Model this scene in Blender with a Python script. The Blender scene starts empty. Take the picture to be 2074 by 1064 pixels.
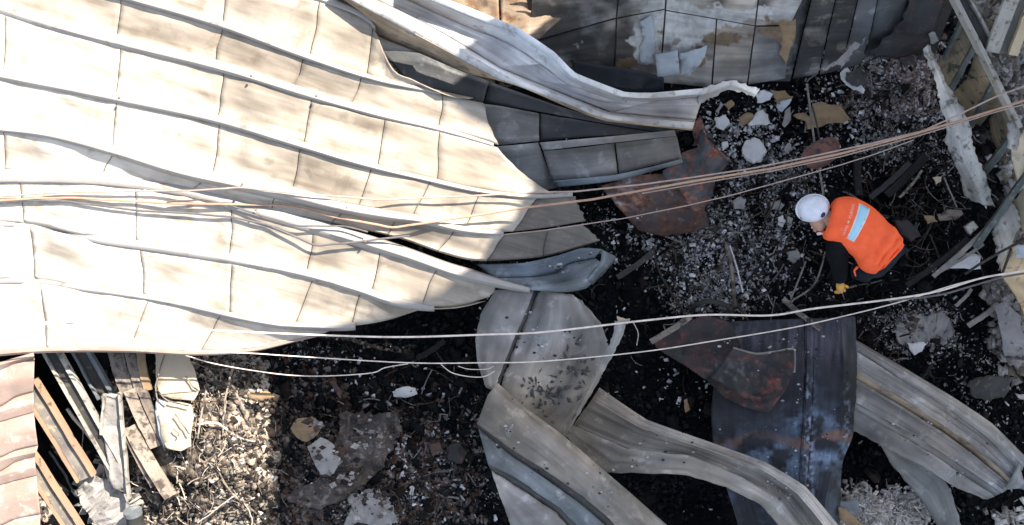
import bpy, bmesh, math, random
import numpy as np
from mathutils import Vector, Matrix
R = math.radians
random.seed(7)
rng = np.random.default_rng(7)
sc = bpy.context.scene
COL = sc.collection

# ------------------------------------------------------------------ camera, sky, sun, exposure
CAM_H = 11.0; FPX = 2420.0; CX = 1037.0; CY = 532.0
cam = bpy.data.cameras.new('camera'); camo = bpy.data.objects.new('camera', cam); COL.objects.link(camo)
camo.location = (0, 0, CAM_H); camo.rotation_euler = (0, 0, 0)
cam.sensor_width = 36; cam.lens = 36 * FPX / 2074; cam.clip_end = 500
sc.camera = camo
SUN_EL = 46; SUN_AZ = 50           # azimuth counted from +x towards +y
S = Vector((math.cos(R(SUN_EL)) * math.cos(R(SUN_AZ)), math.cos(R(SUN_EL)) * math.sin(R(SUN_AZ)), math.sin(R(SUN_EL))))
w = bpy.data.worlds.new('World'); sc.world = w; w.use_nodes = True
nt = w.node_tree; nt.nodes.clear()
sky = nt.nodes.new('ShaderNodeTexSky'); sky.sky_type = 'NISHITA'; sky.sun_disc = False
sky.sun_elevation = R(SUN_EL); sky.sun_rotation = R(90 - SUN_AZ)
bg = nt.nodes.new('ShaderNodeBackground'); bg.inputs[1].default_value = 0.115
wo = nt.nodes.new('ShaderNodeOutputWorld')
hs = nt.nodes.new('ShaderNodeHueSaturation'); hs.inputs['Saturation'].default_value = 0.62   # a hazy, pale sky all over
nt.links.new(sky.outputs[0], hs.inputs['Color']); nt.links.new(hs.outputs[0], bg.inputs[0]); nt.links.new(bg.outputs[0], wo.inputs[0])
sl = bpy.data.lights.new('sun', 'SUN'); sl.energy = 5.0; sl.angle = R(0.5); sl.color = (1, 0.91, 0.79)
so = bpy.data.objects.new('sun', sl); COL.objects.link(so); so.location = (6, 8, 14)
so.rotation_euler = S.to_track_quat('Z', 'Y').to_euler()
sc.view_settings.view_transform = 'Standard'; sc.view_settings.look = 'None'
sc.view_settings.gamma = 1; sc.view_settings.use_curve_mapping = False
sc.view_settings.exposure = 1.75

# ------------------------------------------------------------------ helpers
def W(px, py, z=0.0):
    """a point of the site at height z, given in survey units of the plan"""
    k = (CAM_H - z) / FPX
    return Vector(((px - CX) * k, -(py - CY) * k, z))
def Wn(a):
    a = np.asarray(a, float); k = (CAM_H - a[..., 2]) / FPX
    return np.stack([(a[..., 0] - CX) * k, -(a[..., 1] - CY) * k, a[..., 2]], -1)

_T = np.random.default_rng(3).random((256, 256))
def vn(x, y, s=0):
    x = np.asarray(x, float) + s * 17.3; y = np.asarray(y, float) + s * 9.1
    xi = np.floor(x).astype(int); yi = np.floor(y).astype(int); fx = x - xi; fy = y - yi
    fx = fx * fx * (3 - 2 * fx); fy = fy * fy * (3 - 2 * fy)
    a = _T[xi & 255, yi & 255]; b = _T[(xi + 1) & 255, yi & 255]; c = _T[xi & 255, (yi + 1) & 255]; d = _T[(xi + 1) & 255, (yi + 1) & 255]
    return (a * (1 - fx) + b * fx) * (1 - fy) + (c * (1 - fx) + d * fx) * fy
def fbm(x, y, s=0, o=4):
    t = 0; a = 0.5; n = 0
    for i in range(o):
        t = t + a * vn(x, y, s + i * 3); n += a; a *= 0.5; x = x * 2.03; y = y * 2.03
    return t / n

def tag(o, label=None, cat=None, group=None, kind=None):
    if label: o['label'] = label
    if cat: o['category'] = cat
    if group: o['group'] = group
    if kind: o['kind'] = kind
    return o
def thing(name, label, cat, loc, group=None):
    o = bpy.data.objects.new(name, None); COL.objects.link(o); o.location = loc; o.empty_display_size = .1
    return tag(o, label, cat, group)
def origin(p):
    l = Vector((0, 0, 0))
    while p is not None: l = l + p.location; p = p.parent
    return l
def mk(name, V, F, mat, parent=None, uv=None, col=None, smooth=True, ang=28, thick=0, loc=None):
    V = np.asarray(V, float).reshape(-1, 3)
    o0 = origin(parent)
    if loc is not None: o0 = Vector(loc)
    me = bpy.data.meshes.new(name)
    V = V - np.array(o0)
    if isinstance(F, np.ndarray):
        nf, k = F.shape
        me.vertices.add(len(V)); me.vertices.foreach_set('co', V.ravel().astype(np.float32))
        me.loops.add(nf * k); me.loops.foreach_set('vertex_index', F.ravel().astype(np.int32))
        me.polygons.add(nf); me.polygons.foreach_set('loop_start', (np.arange(nf) * k).astype(np.int32))
        me.update(calc_edges=True)
    else:
        me.from_pydata([tuple(v) for v in V], [], F); me.update()
    if uv is not None:
        ul = me.uv_layers.new(name='UVMap'); li = np.empty(len(me.loops), np.int32); me.loops.foreach_get('vertex_index', li)
        ul.data.foreach_set('uv', np.asarray(uv, np.float32)[li].ravel())
    if col is None: col = np.ones((len(V), 3))
    if col is not None:
        ca = me.color_attributes.new('Col', 'FLOAT_COLOR', 'POINT')
        c = np.ones((len(V), 4), np.float32); c[:, :3] = col; ca.data.foreach_set('color', c.ravel())
    me.materials.append(mat)
    if smooth:
        me.polygons.foreach_set('use_smooth', np.ones(len(me.polygons), bool))
        me.set_sharp_from_angle(angle=R(ang))
    o = bpy.data.objects.new(name, me); COL.objects.link(o)
    if parent is not None: o.parent = parent
    elif loc is not None: o.location = loc
    if thick:
        m = o.modifiers.new('s', 'SOLIDIFY'); m.thickness = thick; m.offset = -1
    return o
def gridfaces(nv, nu):
    i = np.arange(nv - 1)[:, None] * nu + np.arange(nu - 1)[None]
    i = i.ravel(); return np.stack([i, i + nu, i + nu + 1, i + 1], -1)

def crv(P, k, t=1.0):
    """resample a polyline (n,...) with k pieces per span; t=1 Catmull-Rom, 0 straight"""
    P = np.asarray(P, float); n = len(P); out = []
    for i in range(n - 1):
        p0 = P[max(i - 1, 0)]; p1 = P[i]; p2 = P[i + 1]; p3 = P[min(i + 2, n - 1)]
        for j in range(k):
            s = j / k
            lin = p1 + (p2 - p1) * s
            m1 = (p2 - p0) / 2; m2 = (p3 - p1) / 2
            h = (2*s**3-3*s**2+1)*p1 + (s**3-2*s**2+s)*m1 + (-2*s**3+3*s**2)*p2 + (s**3-s**2)*m2
            out.append(lin * (1 - t) + h * t)
    out.append(P[-1]); return np.array(out)

def lattice(rows, ku=8, kv=4, tu=.6, tv=0.0):
    G = Wn(np.array([[tuple(p) for p in r] for r in rows], float))
    G = np.stack([crv(r, ku, tu) for r in G]); G = crv(G, kv, tv)
    return G
def sheet(name, rows, mat, parent=None, ku=8, kv=4, tu=.6, tv=0., amp=.008, fr=4., seed=0, thick=.005, jag=0., crease=.0, ang=25, ribs=None, stain=None):
    G = lattice(rows, ku, kv, tu, tv); nv, nu = G.shape[:2]
    x, y = G[..., 0], G[..., 1]
    G[..., 2] += amp * 2 * (fbm(x * fr + 31, y * fr + 17, seed) - .5)
    if crease:
        r = 1 - np.abs(2 * fbm(x * fr * .7 + 5, y * fr * .7 + 3, seed + 5, 3) - 1) * 3
        G[..., 2] += crease * np.clip(r, 0, 1)
    if ribs:
        vv = np.linspace(0, 1, nv)[:, None]; ph_ = (vv * ribs[0]) % 1
        G[..., 2] += ribs[1] * (np.clip(1 - np.abs(ph_ - .5) * 5, 0, 1) - .5 * np.clip(1 - np.abs(ph_ - .8) * 7, 0, 1)) * (.6 + .8 * vn(x * 3, y * 3, seed + 8))
    if jag:
        for sl_ in ((0, slice(None)), (-1, slice(None)), (slice(None), 0), (slice(None), -1)):
            n = vn(G[sl_][:, 0] * 37, G[sl_][:, 1] * 37, seed + 2) - .5; m = vn(G[sl_][:, 0] * 31 + 9, G[sl_][:, 1] * 31, seed + 4) - .5
            G[sl_][:, 0] += n * jag; G[sl_][:, 1] += m * jag
    du = np.r_[0, np.cumsum(np.linalg.norm(np.diff(G[nv // 2], axis=0), axis=1))]
    dv = np.r_[0, np.cumsum(np.linalg.norm(np.diff(G[:, nu // 2], axis=0), axis=1))]
    U, V_ = np.meshgrid(du, dv); uv = np.stack([U + seed * .37, V_ + seed * .21], -1).reshape(-1, 2)
    F = gridfaces(nv, nu)
    # keep normals up
    v = G.reshape(-1, 3); n = np.cross(v[F[:, 1]] - v[F[:, 0]], v[F[:, 3]] - v[F[:, 0]])
    if n[:, 2].sum() < 0: F = F[:, ::-1].copy()
    # soot, smoke and washed patches that run along the sheet
    px_ = CX + G[..., 0] * FPX / (CAM_H - G[..., 2]); py_ = CY - G[..., 1] * FPX / (CAM_H - G[..., 2])
    a1_ = fbm(U * 1.3 + seed, V_ * 2.6 + seed * .3, seed + 50); a2_ = fbm(U * 2.2 + 9, V_ * 16 + seed, seed + 51); a3_ = fbm(x * 5, y * 5, seed + 52, 5); a4_ = fbm(x * 1.1 + 3, y * 1.1, 53)
    val = (1 + 1.5 * (a1_ - .5)) * (1 + 1.1 * (a2_ - .5)) * (1 + .9 * (a3_ - .5)); val = np.clip(val, .3, 1.9)
    tn = np.clip((a4_ - .5) * 3.2, -1, 1)
    colr = np.stack([val * (1 + .12 * tn), val, val * (1 - .15 * tn)], -1)
    if stain: colr = stain(px_, py_, colr)
    return mk(name, v, F, mat, parent, uv=uv, thick=thick, ang=ang, col=colr.reshape(-1, 3))

def tube(name, pts, r, mat, parent=None, k=6, seg=8, t=1.0, world=False, r2=None, wob=0):
    P = np.array([tuple(p) for p in pts], float)
    if not world: P = Wn(P)
    P = crv(P, k if len(P) < 30 else 3, t); n = len(P)
    if wob: P += (np.random.default_rng(int(abs(P[0,0])*999)).random(P.shape) - .5) * wob
    T = np.gradient(P, axis=0); T /= np.linalg.norm(T, axis=1)[:, None] + 1e-9
    up = np.array([0, 0, 1.]); N = np.cross(T, up); bad = np.linalg.norm(N, axis=1) < .1
    N[bad] = np.cross(T[bad], [1, 0, 0.]); N /= np.linalg.norm(N, axis=1)[:, None]; B = np.cross(T, N)
    a = np.arange(seg) * 2 * np.pi / seg
    rr = np.linspace(r, r if r2 is None else r2, n)[:, None, None]
    V = P[:, None] + rr * (np.cos(a)[None, :, None] * N[:, None] + np.sin(a)[None, :, None] * B[:, None])
    F = []
    for i in range(n - 1):
        for j in range(seg):
            F.append((i*seg+j, i*seg+(j+1) % seg, (i+1)*seg+(j+1) % seg, (i+1)*seg+j))
    F.append(tuple(range(seg))[::-1]); F.append(tuple((n-1)*seg + j for j in range(seg)))
    d = np.r_[0, np.cumsum(np.linalg.norm(np.diff(P, axis=0), axis=1))]
    uv = np.stack([np.repeat(d, seg), np.tile(a, n) * r], -1)
    return mk(name, V.reshape(-1, 3), F, mat, parent, uv=uv)

PROF = {  # closed cross-sections (across, up), unit width / height
    'box': [(-.5, 0), (.5, 0), (.5, 1), (-.5, 1)],
    'chan': [(-.5, 0), (.5, 0), (.5, 1), (.34, 1), (.34, .12), (-.34, .12), (-.34, 1), (-.5, 1)],
    'angle': [(-.5, 0), (.5, 0), (.5, .14), (-.36, .14), (-.36, 1), (-.5, 1)],
    'ibeam': [(-.5, 0), (.5, 0), (.5, .14), (.08, .14), (.08, .86), (.5, .86), (.5, 1), (-.5, 1), (-.5, .86), (-.08, .86), (-.08, .14), (-.5, .14)],
}
def beam(name, a, b, wd, ht, mat, parent=None, prof='box', n=8, bend=0, seed=0, roll=0, world=False, col=None):
    A = np.array(a, float); B = np.array(b, float)
    if not world: A = Wn(A); B = Wn(B)
    T = B - A; L = np.linalg.norm(T); T /= L
    N = np.cross(T, [0, 0, 1.]); N /= np.linalg.norm(N) + 1e-9; U = np.cross(N, T)
    if roll: c, s = math.cos(R(roll)), math.sin(R(roll)); N, U = N * c + U * s, U * c - N * s
    pr = PROF[prof]; m = len(pr); V = []; uv = []
    for i in range(n + 1):
        f = i / n; c = A + T * L * f + N * bend * math.sin(f * math.pi) + N * .006 * (random.random() - .5) + U * .006 * (random.random() - .5)
        for x, y in pr: V.append(c + N * x * wd + U * (y - .5) * ht); uv.append((f * L + seed, x * wd + y * ht))
    F = [(i*m+j, i*m+(j+1) % m, (i+1)*m+(j+1) % m, (i+1)*m+j) for i in range(n) for j in range(m)]
    F.append(tuple(range(m))[::-1]); F.append(tuple(n*m + j for j in range(m)))
    return mk(name, V, F, mat, parent, uv=uv, smooth=False)

def jagged(poly, lev=2, am=.12, seed=0):
    rd = random.Random(seed); P = [Vector(p) for p in poly]
    for _ in range(lev):
        Q = []
        for i, p in enumerate(P):
            q = P[(i + 1) % len(P)]; d = q - p; n = Vector((-d.y, d.x))
            Q += [p, p + d * (.5 + (rd.random() - .5) * .3) + n * (rd.random() - .5) * 2 * am]
        P = Q
    return P
def slab(name, poly, z, thick, mat, parent=None, lev=2, am=.12, seed=0, tilt=(0, 0), amp=.006, cuts=2, curl=0., col=None, down=True):
    """an irregular broken plate: poly in plan units, tilt = rise in metres per 100 units in x and y"""
    P = jagged(poly, lev, am, seed); cx = sum(p.x for p in P) / len(P); cy = sum(p.y for p in P) / len(P)
    bm = bmesh.new(); vs = [bm.verts.new((p.x, p.y, 0)) for p in P]
    f = bm.faces.new(vs); bmesh.ops.triangulate(bm, faces=[f])
    if cuts: bmesh.ops.subdivide_edges(bm, edges=[e for e in bm.edges], cuts=cuts, use_grid_fill=True)
    V = np.array([v.co[:] for v in bm.verts]); bm.verts.index_update()
    F = [[v.index for v in f.verts] for f in bm.faces]; bm.free()
    dx = V[:, 0] - cx; dy = V[:, 1] - cy; rad = max(np.hypot(dx, dy).max(), 1)
    zz = z + tilt[0] * dx / 100 + tilt[1] * dy / 100 + curl * (np.hypot(dx, dy) / rad) ** 2
    V[:, 2] = zz; V = Wn(V); V[:, 2] += amp * 2 * (fbm(V[:, 0] * 14, V[:, 1] * 14, seed) - .5)
    a = V[[f[0] for f in F]]; b = V[[f[1] for f in F]]; c = V[[f[2] for f in F]]
    n = np.cross(b - a, c - a)
    F = [f[::-1] if n[i, 2] < 0 else f for i, f in enumerate(F)]
    return mk(name, V, F, mat, parent, uv=V[:, :2], thick=thick, smooth=True, ang=20, loc=None if parent else tuple(W(cx, cy, z)))

# ------------------------------------------------------------------ materials (all procedural)
def L3(c): return (c[0], c[1], c[2], 1)
def mat(name, c1, c2, c3=None, sc_=3., th=.55, streak=0., scol=(.03, .025, .02), rust=0., rcol=(.22, .07, .03), speck=0., spcol=(.65, .65, .66),
        rough=.7, metal=0., bump=.25, bs=45., vcol=False, spec=.3, blot=0., bcol=(.02, .018, .016), bsc=1.3, vmul=False):
    m = bpy.data.materials.new(name); m.use_nodes = True; t = m.node_tree; N = t.nodes; Lk = t.links
    p = N['Principled BSDF']; p.inputs['Roughness'].default_value = rough; p.inputs['Metallic'].default_value = metal
    p.inputs['Specular IOR Level'].default_value = spec
    tc = N.new('ShaderNodeTexCoord')
    def noise(scale, src=tc.outputs['Object'], det=6, dist=0., ro=.6):
        n = N.new('ShaderNodeTexNoise'); n.inputs['Scale'].default_value = scale; n.inputs['Detail'].default_value = det
        n.inputs['Roughness'].default_value = ro; n.inputs['Distortion'].default_value = dist; Lk.new(src, n.inputs['Vector']); return n.outputs[0]
    def ramp(src, a, b):
        n = N.new('ShaderNodeMapRange'); n.inputs[1].default_value = a; n.inputs[2].default_value = b; n.clamp = True; Lk.new(src, n.inputs[0]); return n.outputs[0]
    def mix(f, a, b, mode='MIX'):
        n = N.new('ShaderNodeMix'); n.data_type = 'RGBA'; n.blend_type = mode
        if isinstance(f, float): n.inputs[0].default_value = f
        else: Lk.new(f, n.inputs[0])
        for i, v in ((6, a), (7, b)):
            if isinstance(v, tuple): n.inputs[i].default_value = L3(v)
            else: Lk.new(v, n.inputs[i])
        return n.outputs[2]
    def mul(a, k):
        n = N.new('ShaderNodeMath'); n.operation = 'MULTIPLY'; Lk.new(a, n.inputs[0])
        if isinstance(k, (int, float)): n.inputs[1].default_value = k
        else: Lk.new(k, n.inputs[1])
        return n.outputs[0]
    if vcol:
        a = N.new('ShaderNodeAttribute'); a.attribute_name = 'Col'
        c = mix(ramp(noise(sc_ * 6), .35, .65), a.outputs[0], mix(1., a.outputs[0], (c2[0], c2[1], c2[2]), 'MULTIPLY'))
    else:
        c = mix(ramp(noise(sc_, dist=.4), .35, .65), c1, c2)
    if c3: c = mix(ramp(noise(sc_ * 2.7, det=9, dist=.3), th, th + .1), c, c3)
    if streak:
        mp = N.new('ShaderNodeMapping'); mp.inputs['Scale'].default_value = (1.1, 14, 1); Lk.new(tc.outputs['UV'], mp.inputs['Vector'])
        c = mix(mul(ramp(noise(2.2, mp.outputs[0], 7, .3), .45, .75), streak), c, scol)
    if blot: c = mix(mul(ramp(noise(bsc, det=8, dist=.8), .48, .66), blot), c, bcol)
    if rust: c = mix(mul(ramp(noise(5., det=10, dist=.6, ro=.7), .6 - rust * .25, .72 - rust * .2), .9), c, mix(ramp(noise(24.), .4, .6), rcol, tuple(v * .35 for v in rcol)))
    if speck:
        s = mul(ramp(noise(150., det=3, ro=.8), .70 - speck * .05, .75 - speck * .05), ramp(noise(3.1, det=5), .48, .66)); c = mix(s, c, spcol)
    if vmul:
        at = N.new('ShaderNodeAttribute'); at.attribute_name = 'Col'; c = mix(1., c, at.outputs[0], 'MULTIPLY')
    Lk.new(c, p.inputs['Base Color'])
    rr = N.new('ShaderNodeMapRange'); rr.inputs[3].default_value = max(rough - .15, .1); rr.inputs[4].default_value = min(rough + .18, 1); Lk.new(noise(9.), rr.inputs[0]); Lk.new(rr.outputs[0], p.inputs['Roughness'])
    if bump:
        b = N.new('ShaderNodeBump'); b.inputs['Strength'].default_value = bump; b.inputs['Distance'].default_value = .01
        Lk.new(noise(bs, det=8), b.inputs['Height']); Lk.new(b.outputs[0], p.inputs['Normal'])
    return m
M = {}
M['roof'] = mat('cream_roof_metal', (.46, .41, .345), (.40, .355, .295), (.30, .258, .21), sc_=1.6, th=.56, streak=.6, scol=(.25, .20, .15), rough=.5, bump=.12, bs=18, blot=.35, bcol=(.26, .20, .15), bsc=1.0, vmul=True)
M['roofsootshade'] = mat('sooty_shaded_roof_metal', (.17, .145, .12), (.12, .105, .09), (.22, .19, .16), sc_=2.5, th=.56, streak=.6, scol=(.06, .05, .042), rough=.5, bump=.15, bs=18, vmul=True)
M['rib'] = mat('rib_metal', (.32, .30, .275), (.26, .245, .23), (.18, .16, .14), sc_=3, th=.6, streak=.3, scol=(.25, .2, .16), rough=.45, bump=.1)
M['under'] = mat('roof_underlay', (.20, .15, .115), (.13, .10, .08), rough=.9)
M['roofred'] = mat('heat_reddened_metal', (.30, .225, .19), (.23, .17, .14), (.36, .31, .26), sc_=3., streak=.5, scol=(.25, .14, .10), rough=.6)
M['chan'] = mat('channel_metal', (.42, .39, .36), (.32, .30, .29), (.22, .20, .18), sc_=2.4, th=.58, streak=.5, scol=(.16, .14, .12), rough=.5, bump=.15, blot=.25, bcol=(.2, .15, .1), vmul=True)
M['chanf'] = mat('channel_flange_metal', (.52, .49, .44), (.42, .40, .38), (.3, .27, .24), sc_=6, rough=.45, speck=.3, vmul=True)
M['brownweb'] = mat('scorched_web', (.34, .25, .16), (.22, .16, .11), (.12, .09, .07), sc_=3, streak=.5, rough=.55, vmul=True)
M['grey'] = mat('sooty_grey_metal', (.145, .135, .12), (.085, .08, .073), (.20, .185, .17), sc_=2.2, th=.55, streak=.5, scol=(.06, .055, .05), rough=.42, bump=.15, bs=25, speck=.15, vmul=True)
M['greylt'] = mat('pale_grey_metal', (.235, .218, .198), (.16, .15, .137), (.31, .295, .275), sc_=2.8, th=.56, streak=.4, scol=(.10, .09, .08), rough=.36, bump=.2, bs=28, speck=.3, blot=.45, bcol=(.11, .095, .08), bsc=2.2, vmul=True)
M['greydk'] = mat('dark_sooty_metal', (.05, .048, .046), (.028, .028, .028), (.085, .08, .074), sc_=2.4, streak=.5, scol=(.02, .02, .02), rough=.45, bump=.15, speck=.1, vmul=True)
M['blue'] = mat('bluish_metal', (.135, .15, .158), (.085, .095, .10), (.20, .215, .22), sc_=3, streak=.5, scol=(.07, .08, .09), rough=.33, bump=.15, speck=.35, vmul=True)
M['darkblue'] = mat('dark_blue_sheet', (.010, .012, .016), (.02, .021, .026), (.022, .027, .034), sc_=2.2, th=.56, streak=.6, scol=(.006, .007, .009), rough=.4, spec=.2, bump=.2, speck=.8, spcol=(.4, .43, .46), vmul=True)
M['rust'] = mat('rusted_plate', (.06, .04, .032), (.035, .034, .036), (.13, .125, .13), sc_=3.5, th=.57, rust=.7, rcol=(.125, .052, .030), rough=.7, bump=.5, speck=.4, vmul=True)
M['rustblue'] = mat('rusted_blue_plate', (.03, .045, .06), (.05, .065, .075), (.03, .027, .025), sc_=5, rust=.6, rcol=(.20, .07, .035), rough=.6, bump=.4, speck=.5, vmul=True)
M['rustred'] = mat('red_rust', (.19, .085, .065), (.10, .055, .045), (.045, .038, .036), sc_=7, th=.52, rough=.8, bump=.5, speck=.3)
M['rustfaint'] = mat('faint_rust', (.075, .04, .03), (.03, .025, .026), (.10, .055, .035), sc_=5, th=.55, rough=.7, bump=.4, speck=.5, spec=.15)
M['rustdk'] = mat('dark_rusted_sheet', (.022, .018, .017), (.014, .014, .015), (.045, .034, .031), sc_=4.5, th=.58, rust=.3, rcol=(.085, .030, .022), rough=.55, bump=.5, speck=.25, vmul=True)
M['soot'] = mat('soot_wall', (.030, .028, .026), (.06, .052, .045), (.17, .14, .115), sc_=1.5, th=.54, streak=.6, scol=(.012, .012, .012), rough=.6, bump=.2, speck=.3, vmul=True)
M['wallgrey'] = mat('soot_stained_wall_panel', (.32, .295, .265), (.235, .22, .20), (.16, .14, .12), sc_=2.0, th=.62, streak=.3, rough=.5, bump=.15, blot=.4, bcol=(.05, .042, .036), bsc=1.8, vmul=True)
M['walldk'] = mat('blackened_wall_panel', (.085, .08, .074), (.045, .043, .041), (.17, .16, .15), sc_=1.6, th=.56, rough=.45, bump=.15, streak=.3, vmul=True)
M['peel'] = mat('peeled_white_paint', (.40, .43, .45), (.28, .305, .33), (.20, .17, .135), sc_=4, th=.58, rough=.6, bump=.4)
M['plaster'] = mat('broken_plaster', (.52, .51, .50), (.40, .39, .385), (.20, .18, .16), sc_=7, th=.62, rough=.9, bump=.7, bs=30)
M['plasterdk'] = mat('smoked_plaster', (.27, .25, .235), (.18, .165, .155), (.08, .07, .06), sc_=7, th=.6, rough=.9, bump=.8, bs=30)
M['board'] = mat('cream_board', (.43, .35, .25), (.37, .295, .21), (.24, .18, .125), sc_=4, th=.66, rough=.8, bump=.2)
M['card'] = mat('scorched_cardboard', (.24, .165, .09), (.18, .12, .07), (.08, .055, .035), sc_=7, th=.62, streak=.5, scol=(.10, .07, .04), rough=.85, bump=.4)
M['brownsheet'] = mat('lit_brown_wall', (.30, .22, .15), (.22, .16, .115), (.13, .09, .06), sc_=2.2, th=.55, streak=.4, rough=.65, bump=.3, rust=.35, rcol=(.26, .12, .05), vmul=True)
M['yellow'] = mat('yellowed_panel', (.33, .245, .145), (.22, .17, .105), (.05, .044, .034), sc_=4, th=.54, streak=.5, scol=(.05, .045, .03), rough=.6, bump=.3, blot=.4, vmul=True)
M['steel'] = mat('burnt_steel', (.22, .20, .17), (.12, .11, .10), (.34, .28, .20), sc_=6, th=.58, rough=.5, bump=.3, streak=.3)
M['steelorange'] = mat('orange_primed_steel', (.34, .215, .135), (.26, .17, .12), (.07, .055, .045), sc_=5, th=.6, rough=.55, bump=.25)
M['steelgreen'] = mat('greenish_steel', (.085, .098, .088), (.045, .052, .048), (.15, .155, .135), sc_=6, rough=.45, bump=.2)
M['steeldk'] = mat('black_steel', (.022, .021, .02), (.04, .037, .034), (.07, .06, .05), sc_=6, rough=.55, bump=.4)
M['cream'] = mat('cream_steel', (.36, .335, .29), (.26, .24, .21), (.11, .095, .075), sc_=5, th=.54, rough=.55, bump=.2, streak=.3, vmul=True)
M['creamyel'] = mat('yellowish_steel', (.44, .35, .22), (.36, .29, .19), (.2, .15, .1), sc_=5, rough=.55, vmul=True)
M['concrete'] = mat('broken_concrete', (.26, .245, .23), (.18, .17, .16), (.10, .09, .08), sc_=6, th=.58, rough=.9, bump=.9, bs=26)
M['wood'] = mat('grey_timber', (.22, .18, .145), (.13, .105, .085), (.05, .042, .036), sc_=5, th=.5, streak=.9, scol=(.045, .036, .03), rough=.8, bump=.5)
M['woodlt'] = mat('pale_timber', (.32, .27, .215), (.20, .165, .13), (.06, .048, .04), sc_=5, th=.49, streak=.8, scol=(.2, .15, .11), rough=.8, bump=.5)
M['char'] = mat('charred_wood', (.010, .010, .010), (.018, .016, .015), (.045, .04, .035), spec=.12, sc_=8, th=.6, rough=.6, bump=.8)
M['cable'] = mat('cream_cable', (.38, .29, .245), (.28, .21, .175), sc_=14, rough=.5, bump=.1)
M['cablew'] = mat('white_cable', (.72, .62, .54), (.50, .42, .36), sc_=14, rough=.45, bump=.1)
M['cabled'] = mat('grey_cable', (.12, .11, .11), (.08, .075, .078), sc_=14, rough=.5)
M['copper'] = mat('copper_cable', (.42, .26, .175), (.31, .19, .13), sc_=14, rough=.5)
M['fabric'] = mat('burnt_fabric', (.085, .068, .058), (.035, .031, .029), (.15, .12, .10), sc_=7, th=.52, blot=.7, bcol=(.02, .018, .017), bsc=5., vmul=True, rough=.9, bump=1., bs=28, speck=.9, spcol=(.35, .33, .33))
M['chips'] = mat('rubble_chips', (0, 0, 0), (.55, .52, .5), rough=.9, bump=.3, vcol=True, sc_=6, spec=.08)
M['ground'] = mat('charred_ground', (0, 0, 0), (.45, .43, .42), None, rough=.85, bump=1.2, bs=32, vcol=True, sc_=4, speck=.12, spcol=(.16, .16, .17), spec=.04)
M['shadewall'] = mat('shade_wall_concrete', (.36, .34, .31), (.28, .26, .24), (.15, .13, .12), sc_=1.5, rough=.9, bump=.6)

# ------------------------------------------------------------------ ground
def blob(px, py, x, y, rx, ry, a=0):
    c, s = math.cos(R(a)), math.sin(R(a)); dx = px - x; dy = py - y
    u = (dx * c + dy * s) / rx; v = (-dx * s + dy * c) / ry
    return np.exp(-(u * u + v * v))
def gz(px, py):
    """height of the burnt ground at plan position"""
    px = np.asarray(px, float); py = np.asarray(py, float)
    x = (px - CX) / 220; y = (py - CY) / 220
    z = .16 * (fbm(x * 1.3, y * 1.3, 1) - .5) + .10 * (fbm(x * 5, y * 5, 2) - .5) + .05 * (fbm(x * 16, y * 16, 4, 3) - .5)
    z = z + .50 * blob(px, py, 430, 900, 150, 190) + .22 * blob(px, py, 720, 960, 180, 120) + .20 * blob(px, py, 1780, 180, 120, 90) + .15 * blob(px, py, 1500, 260, 90, 80)
    z = z - .55 * blob(px, py, 110, 860, 90, 190) + .3 * blob(px, py, 2060, 60, 90, 130) + .12 * blob(px, py, 1480, 540, 120, 90) + .25 * blob(px, py, 2060, 600, 50, 130)
    z = z - .25 * blob(px, py, 1400, 1040, 150, 60)
    return z
def mixc(c, d, a): a = np.clip(a, 0, 1)[..., None]; return c * (1 - a) + np.array(d) * a
nx, ny = 640, 360
gx, gy = np.meshgrid(np.linspace(-260, 2340, nx), np.linspace(-260, 1330, ny))
GZ = gz(gx, gy)
xx = (gx - CX) / 220; yy = (gy - CY) / 220
c = np.ones(gx.shape + (3,)) * np.array((.004, .0052, .0066))
n1 = fbm(xx * 2.2, yy * 2.2, 11); n2 = fbm(xx * 7, yy * 7, 12)
c = mixc(c, (.012, .0115, .0115), (n1 - .5) * 4)
c = mixc(c, (.05, .038, .03), (n2 - .62) * 5 * blob(gx, gy, 760, 920, 300, 220))
c = mixc(c, (.14, .115, .09), np.clip((n2 - .40) * 5, 0, 1) * blob(gx, gy, 430, 930, 150, 200) * 1.3)
c = mixc(c, (.16, .14, .135), np.clip((n2 - .45) * 6, 0, 1) * blob(gx, gy, 740, 1040, 110, 70))
c = mixc(c, (.09, .088, .09), np.clip((n2 - .5) * 7, 0, 1) * blob(gx, gy, 1480, 510, 130, 90))
c = mixc(c, (.11, .10, .11), np.clip((n2 - .48) * 6, 0, 1) * blob(gx, gy, 1790, 190, 110, 90))
c = mixc(c, (.15, .135, .12), np.clip((n2 - .35) * 5, 0, 1) * blob(gx, gy, 2060, 100, 110, 260))  # ground paled here for the half-lit upper right corner
P3 = np.stack([gx, gy, GZ], -1)
P3w = np.stack([(gx - CX) * CAM_H / FPX, -(gy - CY) * CAM_H / FPX, GZ], -1)
g = mk('ground', P3w.reshape(-1, 3), gridfaces(ny, nx), M['ground'], col=c.reshape(-1, 3)); tag(g, kind='structure')
# the same ground going on to the horizon, a little lower, outside the yard
far = mk('terrain', [(-240, -240, -.75), (240, -240, -.75), (240, 240, -.75), (-240, 240, -.75)], [(0, 1, 2, 3)], mat('far_ground', (.09, .08, .07), (.06, .055, .05), sc_=.5), smooth=False)
tag(far, kind='structure')

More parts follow.
